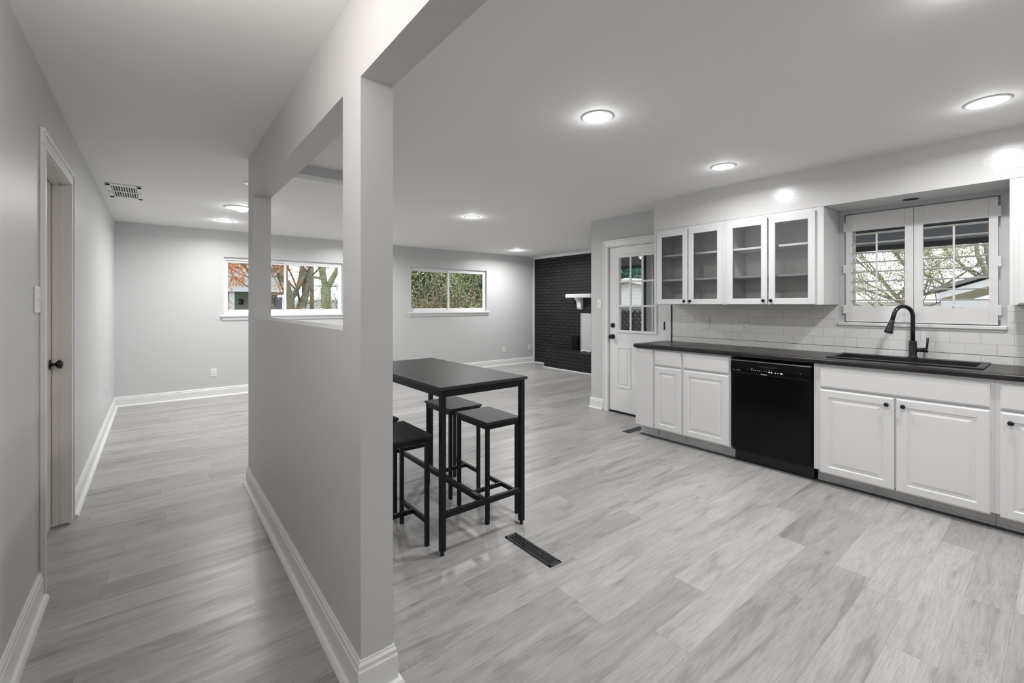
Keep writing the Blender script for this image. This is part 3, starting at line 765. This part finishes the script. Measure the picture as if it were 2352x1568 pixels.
# dead can light over the sink
t = thing('soffit_can_light', 'small dark unlit can light in the soffit above the sink window', 'ceiling light', (4.30, .727, 2.108))
MB().lathe((4.30, .727, 2.1085), (0, 0, -1), [(.058, 0), (.058, .002), (.050, .004), (.046, .002)], 32).build('trim_ring', M['soffit'], t)
MB().lathe((4.30, .727, 2.106), (0, 0, -1), [(.046, 0), (.046, .002), (.040, .0026), (.001, .002)], 32).build('can', M['dark'], t)

# ceiling vent
vx0, vx1, vy0, vy1 = -.35, -.10, 5.33, 5.98
t = thing('ceiling_vent', 'white slotted metal air vent in the hallway ceiling', 'vent', ((vx0+vx1)/2, (vy0+vy1)/2, H))
f = MB(); z0, z1 = H-.010, H-.0005; e = .035; vm = (vy0+vy1)/2
f.box(vx0, vx1, vy0, vy0+e*2, z0, z1, .003); f.box(vx0, vx1, vy1-e*2, vy1, z0, z1, .003)
f.box(vx0, vx0+e, vy0, vy1, z0, z1, .003); f.box(vx1-e, vx1, vy0, vy1, z0, z1, .003); f.box(vx0, vx1, vm-.012, vm+.012, z0, z1, .002)
f.build('vent_frame', M['plastic'], t)
MB().box(vx0+.02, vx1-.02, vy0+.02, vy1-.02, H-.0016, H-.0006).build('duct', M['dark'], t)
for k in range(10):
    xx = vx0+e+(vx1-vx0-2*e)*(k+.5)/10
    s = MB(); s.box(xx-.0055, xx+.0055, vy0+e*2-.002, vy1-e*2+.002, H-.0075, H-.0060, rot=Matrix.Rotation(R(28), 4, 'Y')); s.build('slat', M['plastic'], t)

# floor registers
def register(label, x0, x1, y0, y1, along='y'):
    t = thing('floor_register', label, 'floor vent', ((x0+x1)/2, (y0+y1)/2, 0), 'black floor registers')
    e = .013; f = MB(); z0, z1 = .0003, .006
    f.box(x0, x1, y0, y0+e*1.6, z0, z1, .002); f.box(x0, x1, y1-e*1.6, y1, z0, z1, .002)
    f.box(x0, x0+e, y0, y1, z0, z1, .002); f.box(x1-e, x1, y0, y1, z0, z1, .002)
    f.build('register_frame', M['register'], t)
    MB().box(x0+.004, x1-.004, y0+.004, y1-.004, .0003, .0012).build('duct', M['dark'], t)
    L = (y1-y0) if along == 'y' else (x1-x0); n = int(L/.0165)
    for k in range(n):
        s = MB()
        if along == 'y':
            c = y0+e*1.6+(L-e*3.2)*(k+.5)/n; s.box(x0+e-.001, x1-e+.001, c-.0034, c+.0034, .0016, .0052, .0008)
        else:
            c = x0+e*1.6+(L-e*3.2)*(k+.5)/n; s.box(c-.0034, c+.0034, y0+e-.001, y1-e+.001, .0016, .0052, .0008)
        s.build('fin', M['register'], t)
    return t
register('black metal floor register lying in the open floor in front of the table', 1.570, 1.650, 1.652, 2.033)
register('black metal floor register half under the end of the base cabinets', 3.845, 4.13, 2.868, 2.948, 'x')

# ------------------------------------------------------------------ electrical plates
def plate(name, label, cat, face, kind, group=None, w_=.072, h_=.116):
    """face: ('x'|'y', plane, dir, centre_along, z)"""
    ax, pl, d, c, z = face
    loc = (pl, c, z) if ax == 'x' else (c, pl, z)
    t = thing(name, label, cat, loc, group)
    def bx(mb, a0, a1, z0, z1, t0, t1, bev=0):
        p0, p1 = sorted((pl+d*t0, pl+d*t1))
        if ax == 'x': mb.box(p0, p1, a0, a1, z0, z1, bev)
        else: mb.box(a0, a1, p0, p1, z0, z1, bev)
    m = MB(); bx(m, c-w_/2, c+w_/2, z-h_/2, z+h_/2, 0.0003, .006, .002); m.build('face_plate', M['plastic'], t)
    if kind == 'outlet':
        m = MB(); s = MB()
        for q in (-.020, .020):
            bx(m, c-.016, c+.016, z+q-.014, z+q+.014, .005, .0085, .003)
            for k in (-.006, .006): bx(s, c+k-.0012, c+k+.0012, z+q-.002, z+q+.007, .008, .0092)
            bx(s, c-.002, c+.002, z+q-.010, z+q-.006, .008, .0092)
        m.build('receptacle', M['plastic'], t); s.build('slots', M['slot'], t)
    elif kind == 'toggle':
        m = MB(); bx(m, c-.006, c+.006, z-.013, z+.013, .005, .008, .001); bx(m, c-.0045, c+.0045, z+.0, z+.010, .006, .018, .002); m.build('toggle', M['plastic'], t)
        for q in (-.032, .032):
            s = MB(); bx(s, c-.002, c+.002, z+q-.002, z+q+.002, .0055, .0068); s.build('screw', M['chrome'], t)
    elif kind == 'coax':
        m = MB(); bx(m, c-.005, c+.005, z-.006, z+.006, .005, .012, .002); m.build('jack', M['chrome'], t)
    return t
plate('light_switch', 'white toggle light switch beside the hallway doorway on the left wall', 'light switch', ('x', XL, 1, 2.855, 1.362), 'toggle', 'switch plates', .115)
plate('light_switch', 'white toggle switch on the grey wall left of the back door', 'light switch', ('x', XK, -1, 3.77, 1.345), 'toggle', 'switch plates')
plate('light_switch', 'white toggle switch on the tile backsplash, left of the tile outlet', 'light switch', ('x', XK-.009, -1, 2.347, 1.147), 'toggle', 'switch plates')
plate('wall_outlet', 'white duplex outlet on the tile backsplash under the glass cabinets', 'outlet', ('x', XK-.009, -1, 1.96, 1.143), 'outlet', 'wall outlets')
plate('wall_outlet', 'white outlet on the backsplash cropped by the right edge', 'outlet', ('x', XK-.009, -1, .150, 1.140), 'outlet', 'wall outlets')
plate('wall_outlet', 'white outlet low on the far wall, under the left end of the large window', 'outlet', ('y', YF, -1, .66, .352), 'outlet', 'wall outlets')
plate('wall_outlet', 'white cable jack plate low on the far wall, between the table and the brick', 'outlet', ('y', YF, -1, 5.965, .345), 'coax', 'wall outlets')
plate('wall_outlet', 'white outlet low on the far wall next to the black brick corner', 'outlet', ('y', YF, -1, 6.71, .355), 'outlet', 'wall outlets')
plate('wall_outlet', 'faint white outlet low on the left hallway wall near the far corner', 'outlet', ('x', XL, 1, 6.45, .40), 'outlet', 'wall outlets')

# ================================================================== FIREPLACE
ZH = .385
mb = MB(); mb.prism([(6.462, 5.66), (6.70, 5.868), (XB-.001, 5.905), (XB-.001, 6.992), (6.462, 6.992)], 'z', .0005, ZH)
tag(mb.build('fireplace_hearth', M['brick']), 'raised hearth of black painted brick in front of the brick wall', 'hearth')
t = thing('mantel_shelf', 'white mantel shelf with a scrolled bracket on the black brick wall', 'mantel', (6.75, 6.2, 1.46))
MB().box(6.66, XB-.0005, 5.885, 6.565, 1.468, 1.548, .016, 4).build('shelf_board', M['white'], t)
pr = [(XB-.0005, 1.468), (6.70, 1.468), (6.70, 1.440), (6.735, 1.425), (6.760, 1.390), (6.775, 1.335), (6.780, 1.275), (6.800, 1.240), (6.83, 1.228), (XB-.0005, 1.228)]
MB().prism([(a, b) for a, b in pr], 'y', 6.235, 6.345).build('bracket', M['white'], t)
# radiator-like fire screen
t = thing('fireplace_screen', 'white framed screen with fine vertical rods standing on the hearth', 'fireplace screen', (6.72, 6.03, ZH))
f = MB(); a0, a1, b0, b1 = 5.90, 6.17, ZH+.012, 1.155
f.box(6.70, 6.722, a0, a1, b0, b0+.018, .004); f.box(6.70, 6.722, a0, a1, b1-.018, b1, .004)
f.box(6.70, 6.722, a0, a0+.014, b0, b1, .004); f.box(6.70, 6.722, a1-.014, a1, b0, b1, .004)
f.box(6.68, 6.742, a1-.06, a1-.03, ZH+.0005, b0+.006, .003); f.box(6.68, 6.742, a0+.03, a0+.06, ZH+.0005, b0+.006, .003)
f.build('screen_frame', M['white'], t)
for k in range(24):
    yy = a0+.02+(a1-a0-.04)*(k+.5)/24
    MB().box(6.706, 6.716, yy-.0026, yy+.0026, b0+.016, b1-.016).build('rod', M['plastic'], t)
MB().box(6.719, 6.7215, a0+.014, a1-.014, b0+.016, b1-.016).build('backing', M['dark'], t)
t = thing('louvered_vent', 'small black louvered vent on the brick just above the hearth', 'vent', (6.84, 6.44, ZH))
f = MB(); f.box(6.815, XB-.0005, 6.35, 6.53, ZH+.0005, .69); f.build('vent_box', M['dark'], t)
for k in range(11):
    zz = ZH+.022+k*.0265
    MB().box(6.805, 6.83, 6.352, 6.528, zz-.004, zz+.004, .001, rot=Matrix.Rotation(R(-30), 4, 'Y')).build('vent_slat', M['black'], t)

# ================================================================== TABLE AND STOOLS
TX0, TX1, TY0, TY1, TZ = 1.172, 1.776, 2.070, 3.275, .902
t = thing('bar_table', 'tall black bar table with a charcoal wood top beside the half wall', 'table', ((TX0+TX1)/2, (TY0+TY1)/2, 0))
MB().box(TX0, TX1, TY0, TY1, TZ-.018, TZ, .002).build('tabletop', M['tabletop'], t)
L = .030; i0 = .012
lx = (TX0+i0, TX1-i0-L); ly = (TY0+i0, TY1-i0-L)
f = MB(); za, zb = TZ-.058, TZ-.0185
f.box(lx[0]+L, lx[1], ly[0]+.004, ly[0]+.024, za, zb, .001); f.box(lx[0]+L, lx[1], ly[1]+.006, ly[1]+.026, za, zb, .001)
f.box(lx[0]+.004, lx[0]+.024, ly[0]+L, ly[1], za, zb, .001); f.box(lx[1]+.006, lx[1]+.026, ly[0]+L, ly[1], za, zb, .001)
f.build('apron', M['black'], t)
for x in lx:
    for y in ly:
        lg = MB(); lg.box(x, x+L, y, y+L, .022, TZ-.0185, .002); lo = lg.build('leg', M['black'], t)
        MB().cyl((x+L/2, y+L/2, .0003), (x+L/2, y+L/2, .024), .011, n=14).build('foot_glide', M['blackgloss'], lo)
        for zz in (TZ-.040, TZ-.100):
            if y == ly[0]: MB().cyl((x+L/2, y+.001, zz), (x+L/2, y-.0015, zz), .0035, n=10).build('screw', M['blackgloss'], lo)
s = MB(); zc0, zc1 = .196, .226
s.box(lx[0]+L, lx[1], ly[0]+.003, ly[0]+.027, zc0, zc1, .001); s.build('stretcher', M['black'], t)
s = MB(); s.box(lx[0]+L, lx[1], ly[1]+.003, ly[1]+.027, zc0, zc1, .001); s.build('stretcher', M['black'], t)
xm = (TX0+TX1)/2
s = MB(); s.box(xm-.012, xm+.012, ly[0]+.0275, ly[1]+.0025, zc0, zc1, .001); s.build('stretcher', M['black'], t)

SWX, SWY, SZ = .270, .362, .622
def make_stool(cx, cy, label):
    t = thing('bar_stool', label, 'stool', (cx, cy, 0), 'backless black stools')
    x0, x1, y0, y1 = cx-SWX/2, cx+SWX/2, cy-SWY/2, cy+SWY/2
    MB().box(x0, x1, y0, y1, SZ-.016, SZ, .002).build('seat', M['tabletop'], t)
    q = .022; e = .008; X = (x0+e, x1-e-q); Y = (y0+e, y1-e-q)
    f = MB(); a, b = SZ-.046, SZ-.0165
    for y in Y: f.box(X[0]+q, X[1], y+.002, y+q-.002, a, b, .001)
    for x in X: f.box(x+.002, x+q-.002, Y[0]+q, Y[1], a, b, .001)
    f.build('seat_frame', M['black'], t)
    for x in X:
        for y in Y: MB().box(x, x+q, y, y+q, .0005, SZ-.0165, .0015).build('leg', M['black'], t)
    for x in X: MB().box(x+.002, x+q-.002, Y[0]+q, Y[1], .125, .150, .001).build('side_rung', M['black'], t)
    MB().box(X[0]+q-.002, X[1]+.002, cy-.009, cy+.009, .125, .150, .001).build('cross_rung', M['black'], t)
    return t
st = make_stool(1.700, 2.385, 'near black stool under the right side of the table, seat in full view')
def again(x, y, label):
    c = copy_tree(st); c.location = (x, y, 0); c['label'] = label; return c
again(1.705, 2.830, 'far black stool on the right side, seat partly behind the near table leg')
again(1.063, 2.395, 'black stool cut off by the column on the left side of the table')
again(1.068, 2.830, 'black stool almost wholly hidden by the column, farthest on the left of the table')

# ================================================================== OUTSIDE
struct(MB().box(-30, 60, -12, 60, -.55, -.30).build('ground', M['grass']), 'brown and green lawn outside the windows', 'ground')
rnd = random.Random(7)
def leaves(mb, c, rad, n, size, flat=.5, shell=False):
    c = Vector(c)
    for _ in range(n):
        while True:
            p = Vector((rnd.uniform(-1, 1), rnd.uniform(-1, 1), rnd.uniform(-1, 1)))
            if p.length <= 1: break
        if shell: p = p.normalized()*rnd.uniform(.7, 1)
        p = Vector((p.x*rad[0], p.y*rad[1], p.z*rad[2]))+c
        u = Vector((rnd.gauss(0, 1), rnd.gauss(0, 1), rnd.gauss(0, 1))).normalized(); v = u.orthogonal().normalized()
        s = size*rnd.uniform(.6, 1.4); a = rnd.uniform(0, 6.28)
        w_ = u.cross(v); v2 = v*math.cos(a)+w_*math.sin(a)
        u2 = v2.cross(u)
        b = mb.bm
        b.faces.new([b.verts.new(p-v2*s), b.verts.new(p+u2*s*flat), b.verts.new(p+v2*s), b.verts.new(p-u2*s*flat)])
def branch(mb, p, d, L, r, depth, tips, spread=.5, up=.15, nseg=4, kids=3, minr=.004):
    pts = [Vector(p)]; rs = [r]; d = Vector(d).normalized()
    for k in range(nseg):
        d = (d+Vector((rnd.gauss(0, .12), rnd.gauss(0, .12), rnd.gauss(0, .08)+up*.15))).normalized()
        pts.append(pts[-1]+d*L/nseg); rs.append(r*(1-.35*(k+1)/nseg))
    mb.tube(pts, rs, 7 if r > .04 else 4, cap=True)
    tips.append(pts[-1])
    if depth > 0 and rs[-1] > minr:
        for k in range(kids):
            i = rnd.randint(1, nseg) if k else nseg
            nd = (d+Vector((rnd.gauss(0, spread), rnd.gauss(0, spread), rnd.gauss(0, spread*.7)+up))).normalized()
            branch(mb, pts[i], nd, L*rnd.uniform(.6, .85), rs[i]*rnd.uniform(.55, .85), depth-1, tips, spread, up, nseg, kids, minr)
def tree(name, label, x, y, limbs, barkm, leafm, nleaf, lsize, depth=4, trunk=None, kids=3, blob=.45, z0=-.3, frac=1.0):
    t = thing(name, label, 'tree', (x, y, z0), 'trees outside')
    mb = MB(); tips = []
    for (p, d, L, r) in limbs:
        branch(mb, (x+p[0], y+p[1], z0+p[2]), d, L, r, depth, tips, kids=kids)
    if trunk: mb.tube([(x, y, z0-.05), (x+trunk[2], y, z0+trunk[0]*.5), (x+trunk[3], y, z0+trunk[0])], [trunk[1]*1.3, trunk[1], trunk[1]*.95], 12)
    mb.build('trunk', barkm, t)
    if nleaf:
        lm = MB(); sel = [q for q in tips if rnd.random() < frac]
        for q in sel: leaves(lm, q, (blob, blob, blob*.7), max(1, nleaf//len(sel)), lsize)
        lm.build('foliage', leafm, t)
    return t
# big multi-stem tree with orange leaves, in front of the house
tree('maple_tree', 'thick forked tree with orange leaves outside the large window', 3.02, 14.0,
     [((0, 0, .9), (-.75, 0, 1.15), 1.7, .08), ((0, 0, .9), (-.42, .1, 1.2), 1.8, .09), ((0, 0, 1.0), (-.15, .1, 1.2), 1.8, .07), ((.05, 0, .9), (.05, -.1, 1.2), 1.8, .10), ((.1, 0, .85), (.36, .1, 1.2), 2.0, .115), ((.1, .1, .9), (.18, .4, 1.3), 1.8, .06)],
     M['bark'], M['orange'], 7000, .026, 4, trunk=(1.05, .24, .02, .05), blob=.45, frac=.35)
lm = MB()
for (cx, cy, cz, r_, n_) in ((1.30, 11.6, 2.15, .36, 260), (1.55, 11.8, 2.30, .40, 220), (1.15, 11.4, 1.70, .20, 110), (1.45, 11.7, 1.85, .18, 120), (1.20, 11.5, 1.35, .14, 60), (2.40, 12.2, 2.25, .35, 160), (2.90, 12.9, 2.45, .40, 160), (2.35, 12.0, 1.75, .22, 60), (3.0, 13.2, 1.95, .18, 50), (3.05, 13.4, 1.2, .14, 30), (2.7, 12.8, 1.15, .2, 30)):
    leaves(lm, (cx, cy, cz), (r_, r_*.6, r_*.8), int(n_*2.0), .019)
tw = MB()
for a, b in (((.6, 12.0, 2.6), (1.4, 11.6, 1.9)), ((.8, 11.8, 2.5), (1.2, 11.4, 1.35)), ((1.4, 11.8, 2.7), (1.55, 11.7, 1.85)), ((2.2, 12.3, 2.8), (2.4, 12.0, 1.7)), ((2.2, 12.3, 2.6), (3.0, 13.2, 1.9)), ((2.0, 12.5, 2.6), (2.7, 12.8, 1.1)), ((.6, 12.0, 2.6), (2.2, 12.4, 2.8)), ((2.2, 12.4, 2.8), (3.1, 14.0, 2.6))):
    m_ = (Vector(a)+Vector(b))/2+Vector((.08, 0, .05)); tw.tube([a, m_, b], [.014, .010, .004], 5)
t = thing('hanging_branches', 'drooping branches of orange and red leaves outside the left end of the large window', 'branches', (1.4, 11.6, 2.2))
lm.build('foliage', M['orange'], t); tw.build('twigs', M['bark'], t)
tree('mossy_tree', 'pale green trunked tree behind the forked one, at the right end of the large window', 5.30, 18.5,
     [((.0, 0, 1.9), (-.45, 0, 1.2), 1.9, .10), ((.0, 0, 2.1), (.45, 0, 1.1), 1.9, .12), ((0, 0, 2.2), (.1, .3, 1.2), 2.0, .12)],
     M['bark2'], M['olive'], 1400, .035, 3, trunk=(2.3, .20, .03, 0), blob=.6, frac=.5)
# thin shrubs at right of window 1
t = thing('bare_shrub', 'thin bare shrub with twiggy upright stems beyond the large window', 'shrub', (5.6, 17.0, -.3))
mb = MB(); tips = []
for k in range(16):
    branch(mb, (5.5+rnd.uniform(-.9, .9), 17+rnd.uniform(-.3, .3), -.3), (rnd.gauss(0, .25), 0, 1), 1.5, .018, 2, tips, kids=3, minr=.002)
mb.build('stems', M['bark2'], t)
lm = MB()
for q in tips: leaves(lm, q, (.25, .2, .2), 5, .03)
lm.build('foliage', M['olive'], t)
t = thing('utility_pole', 'wooden utility pole in the distance seen between the two trees', 'utility pole', (5.95, 23, -.3))
MB().tube([(5.95, 23, -.3), (5.93, 23, 7)], [.10, .08], 10).build('pole', M['pole'], t)
MB().box(5.95, 7.5, 22.97, 23.03, 2.20, 2.24).build('wire_arm', M['bark'], t)
t = thing('low_bank', 'low dark leafy bank of mulch and stones beyond the forked tree', 'bank', (5, 17, -.3))
mb = MB(); mb.prism([(3.0, -.3), (9.5, -.3), (9.0, .55), (7.6, .72), (5.9, .62), (4.9, .85), (4.2, 1.0), (3.6, .75)], 'y', 19.0, 20.4); mb.build('mound', mat('mulch', (.12, .10, .08), .95, var=.4, vscale=5), t)
tag(MB().box(6.5, 11, 27, 32, -.3, 1.6).build('distant_garage', M['siding']), 'pale distant outbuilding wall beyond the trees', 'building')

# siding house across the lawn
t = thing('neighbour_house', 'pale lap sided house with a porch and green doors across the lawn', 'house', (0, 22, -.3))
MB().box(-6, 4.16, 20, 27, 1.86, 5.0).build('upper_siding', M['siding'], t)
MB().box(-6, 4.16, 21.6, 27, -.3, 1.86).build('ground_floor_wall', M['redbrick'], t)
MB().box(3.36, 4.14, 20.05, 21.6, 1.72, 1.86).build('porch_beam', M['redbrick'], t)
MB().box(-6, 4.2, 19.93, 20, 1.82, 1.90).build('trim_board', M['paintwhite'], t)
MB().box(2.21, 2.38, 20.05, 20.22, -.3, 1.84).build('porch_post', M['paintwhite'], t)
MB().box(2.55, 3.05, 21.50, 21.6, -.3, 1.84).build('front_door', M['greendoor'], t)
MB().box(3.58, 4.02, 21.50, 21.6, -.3, 1.62).build('green_panel', M['greensiding'], t)
MB().box(4.02, 4.30, 21.3, 21.6, -.3, 1.64).build('side_panel', M['mauve'], t)
t2 = MB(); t2.prism([(-6.5, 5.0), (4.6, 5.0), (-.9, 8.0)], 'y', 19.6, 27.4); t2.build('roof', M['shingle'], t)
w_ = MB(); tw_ = Vector((2.78, 21.46, 1.42))
leaves(w_, tw_, (.10, .03, .16), 60, .04); w_.build('wreath', M['dark'], t)

# hedge in front of window 2
t = thing('evergreen_hedge', 'dense light green hedge filling the small window', 'hedge', (6.4, 11.2, -.3))
lm = MB()
for _ in range(26000):
    u = rnd.uniform(4.2, 9.6); zz = rnd.uniform(.2, 3.6)
    yv = 11.0+rnd.uniform(-.05, .75)+.25*math.sin(u*3+zz*2.2)
    leaves(lm, (u, yv, zz), (.06, .06, .06), 1, .028)
lm.build('foliage', M['hedge'], t)  # light and dark leaf tones mixed at random
lm = MB()
for _ in range(3500):
    u = rnd.uniform(4.5, 9.0); zz = 1.05+abs(rnd.gauss(0, .32))
    leaves(lm, (u, 10.85+rnd.uniform(-.05, .2), zz), (.1, .05, .08), 1, .024)
lm.build('red_foliage', M['vine'], t)
mb = MB(); tips = []
for k in range(26):
    branch(mb, (4.4+k*.2+rnd.uniform(-.1, .1), 11.15, -.3), (rnd.gauss(0, .25), 0, 1), 2.0, .030, 1, tips, kids=3)
mb.build('stems', M['bark'], t)
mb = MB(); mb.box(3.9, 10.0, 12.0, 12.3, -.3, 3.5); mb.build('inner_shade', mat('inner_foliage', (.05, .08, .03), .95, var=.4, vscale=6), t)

# covered porch outside the kitchen wall
tag(MB().box(XK+.14, 7.6, -4, 3.7, -.30, -.03).build('porch_slab', M['patio']), 'concrete porch floor outside the back door', 'porch floor')
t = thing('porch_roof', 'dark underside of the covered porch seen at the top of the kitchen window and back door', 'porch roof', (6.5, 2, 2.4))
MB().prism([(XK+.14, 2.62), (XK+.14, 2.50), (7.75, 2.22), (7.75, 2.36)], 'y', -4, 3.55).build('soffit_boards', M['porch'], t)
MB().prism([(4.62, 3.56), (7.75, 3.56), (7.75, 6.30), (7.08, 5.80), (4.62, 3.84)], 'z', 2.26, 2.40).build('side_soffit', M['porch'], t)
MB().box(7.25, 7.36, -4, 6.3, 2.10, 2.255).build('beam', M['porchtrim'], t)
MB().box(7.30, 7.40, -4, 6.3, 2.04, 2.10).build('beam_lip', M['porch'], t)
t = thing('porch_post', 'white and grey porch post with ribbed panel outside the back door panes', 'post', (6.6, 4.35, -.3))
MB().box(6.55, 6.65, 4.55, 4.60, -.3, 2.4).build('dark_edge', M['porch'], t)
MB().box(6.55, 6.65, 4.44, 4.52, -.3, 2.4).build('white_post', M['paintwhite'], t)
mb = MB()
for k in range(9): mb.box(6.58, 6.62, 4.415-k*.05-.042, 4.415-k*.05, -.3, 2.4, .008)
mb.build('ribbed_panel', M['paintwhite'], t)
# lattice panel
t = thing('lattice_fence', 'dark lattice panel outside the back door', 'fence', (7.3, 5.4, -.3))
mb = MB()
for s_ in (1, -1):
    for k in range(-4, 16):
        y = 4.6+k*.13
        a = Vector((7.30+.012*s_, y, .1)); b = Vector((7.30+.012*s_, y+s_*1.1, 1.2))
        if s_ < 0: a.y += 1.0; b.y += 1.0
        lo_, hi_ = 4.7, 6.5
        mb.tube([a, b], .041, 4)
mb.build('lattice', M['fence'], t)
MB().box(7.27, 7.33, 4.6, 6.6, 1.20, 1.26).build('top_rail', M['paintwhite'], t)
MB().box(7.34, 7.36, 4.6, 6.6, -.3, .75).build('lower_boards', M['fence'], t)
# white shed with gable
t = thing('white_shed', 'white sided shed with a low pitched roof seen through the back door panes', 'shed', (14, 10, -.3))
MB().prism([(7.0, -.3), (13.0, -.3), (13.0, 1.60), (10.4, 2.18), (7.0, 1.45)], 'x', 14, 18).build('walls', M['sidingwhite'], t)
MB().prism([(6.6, 1.38), (10.4, 2.20), (13.4, 1.52), (13.4, 1.62), (10.4, 2.32), (6.6, 1.48)], 'x', 13.7, 18.3).build('roof', M['paintwhite'], t)
MB().box(13.96, 14.0, 8.0, 12.0, 1.22, 1.30).build('dark_band', M['porch'], t)
t = thing('evergreen_shrub', 'deep green bushy evergreen filling the gap above the white shed', 'shrub', (21.5, 16.2, -.3), 'trees outside')
lm = MB(); leaves(lm, (21.5, 16.2, 2.6), (1.5, 3.4, 2.2), 9000, .13); lm.build('foliage', M['teal'], t)
MB().tube([(21.5, 16.2, -.3), (21.5, 16.2, 2.5)], [.16, .1], 8).build('trunk', M['bark'], t)
# yard seen through the kitchen window
tree('bare_oak', 'large bare branched tree with a few olive leaves beyond the kitchen window, left', 19.5, 3.4,
     [((0, 0, 1.6), (-.1, .5, 1), 1.6, .07), ((0, 0, 1.9), (.1, -.5, 1), 1.6, .07), ((0, 0, 2.1), (.1, .1, 1.2), 1.6, .08), ((0, 0, 1.6), (0, .9, .5), 1.6, .05), ((0, 0, 1.7), (0, -.9, .5), 1.6, .05), ((0, 0, 1.3), (0, .9, .3), 1.6, .035), ((0, 0, 1.35), (0, -.9, .3), 1.6, .035)],
     M['bark'], M['olive'], 36000, .026, 5, trunk=(2.2, .13, .03, 0), blob=.55, frac=.6)
tree('bare_oak', 'large bare branched tree behind the tan roofed house, right', 17.0, 1.2,
     [((0, 0, 1.8), (-.1, .5, 1), 1.6, .065), ((0, 0, 1.9), (.1, -.6, 1), 1.6, .065), ((0, 0, 2.1), (.1, .1, 1.2), 1.6, .07), ((0, 0, 1.6), (0, -.9, .5), 1.5, .045), ((0, 0, 1.5), (0, .9, .5), 1.5, .045), ((0, 0, 1.3), (0, .9, .2), 1.5, .035)],
     M['bark'], M['olive'], 36000, .024, 5, trunk=(2.2, .11, .03, 0), blob=.5, frac=.6)
t = thing('tan_house', 'tan house gable with a white fascia seen at the right of the kitchen window', 'house', (12, -.2, -.3))
MB().prism([(-4.0, -.3), (.55, -.3), (.55, 1.50), (-2.4, 2.75), (-4.0, 2.1)], 'x', 11.5, 15).build('walls', M['tan'], t)
MB().prism([(1.55, 1.42), (1.50, 1.55), (-2.4, 3.0), (-2.4, 2.80)], 'x', 11.25, 15).build('roof', M['paintwhite'], t)
MB().prism([(1.60, 1.56), (-2.4, 3.05), (-2.4, 3.10), (1.62, 1.62)], 'x', 11.2, 15.1).build('shingles', M['shingle'], t)
MB().box(11.0, 11.1, .5, 1.45, 1.22, 1.42).build('eave_board', M['paintwhite'], t)
tag(MB().prism([(1.6, -.3), (7.5, -.3), (7.5, 1.45), (1.6, 1.40)], 'x', 21, 23).build('pale_building', M['paintwhite']), 'pale low building behind the bare trees at the left of the kitchen window', 'building')
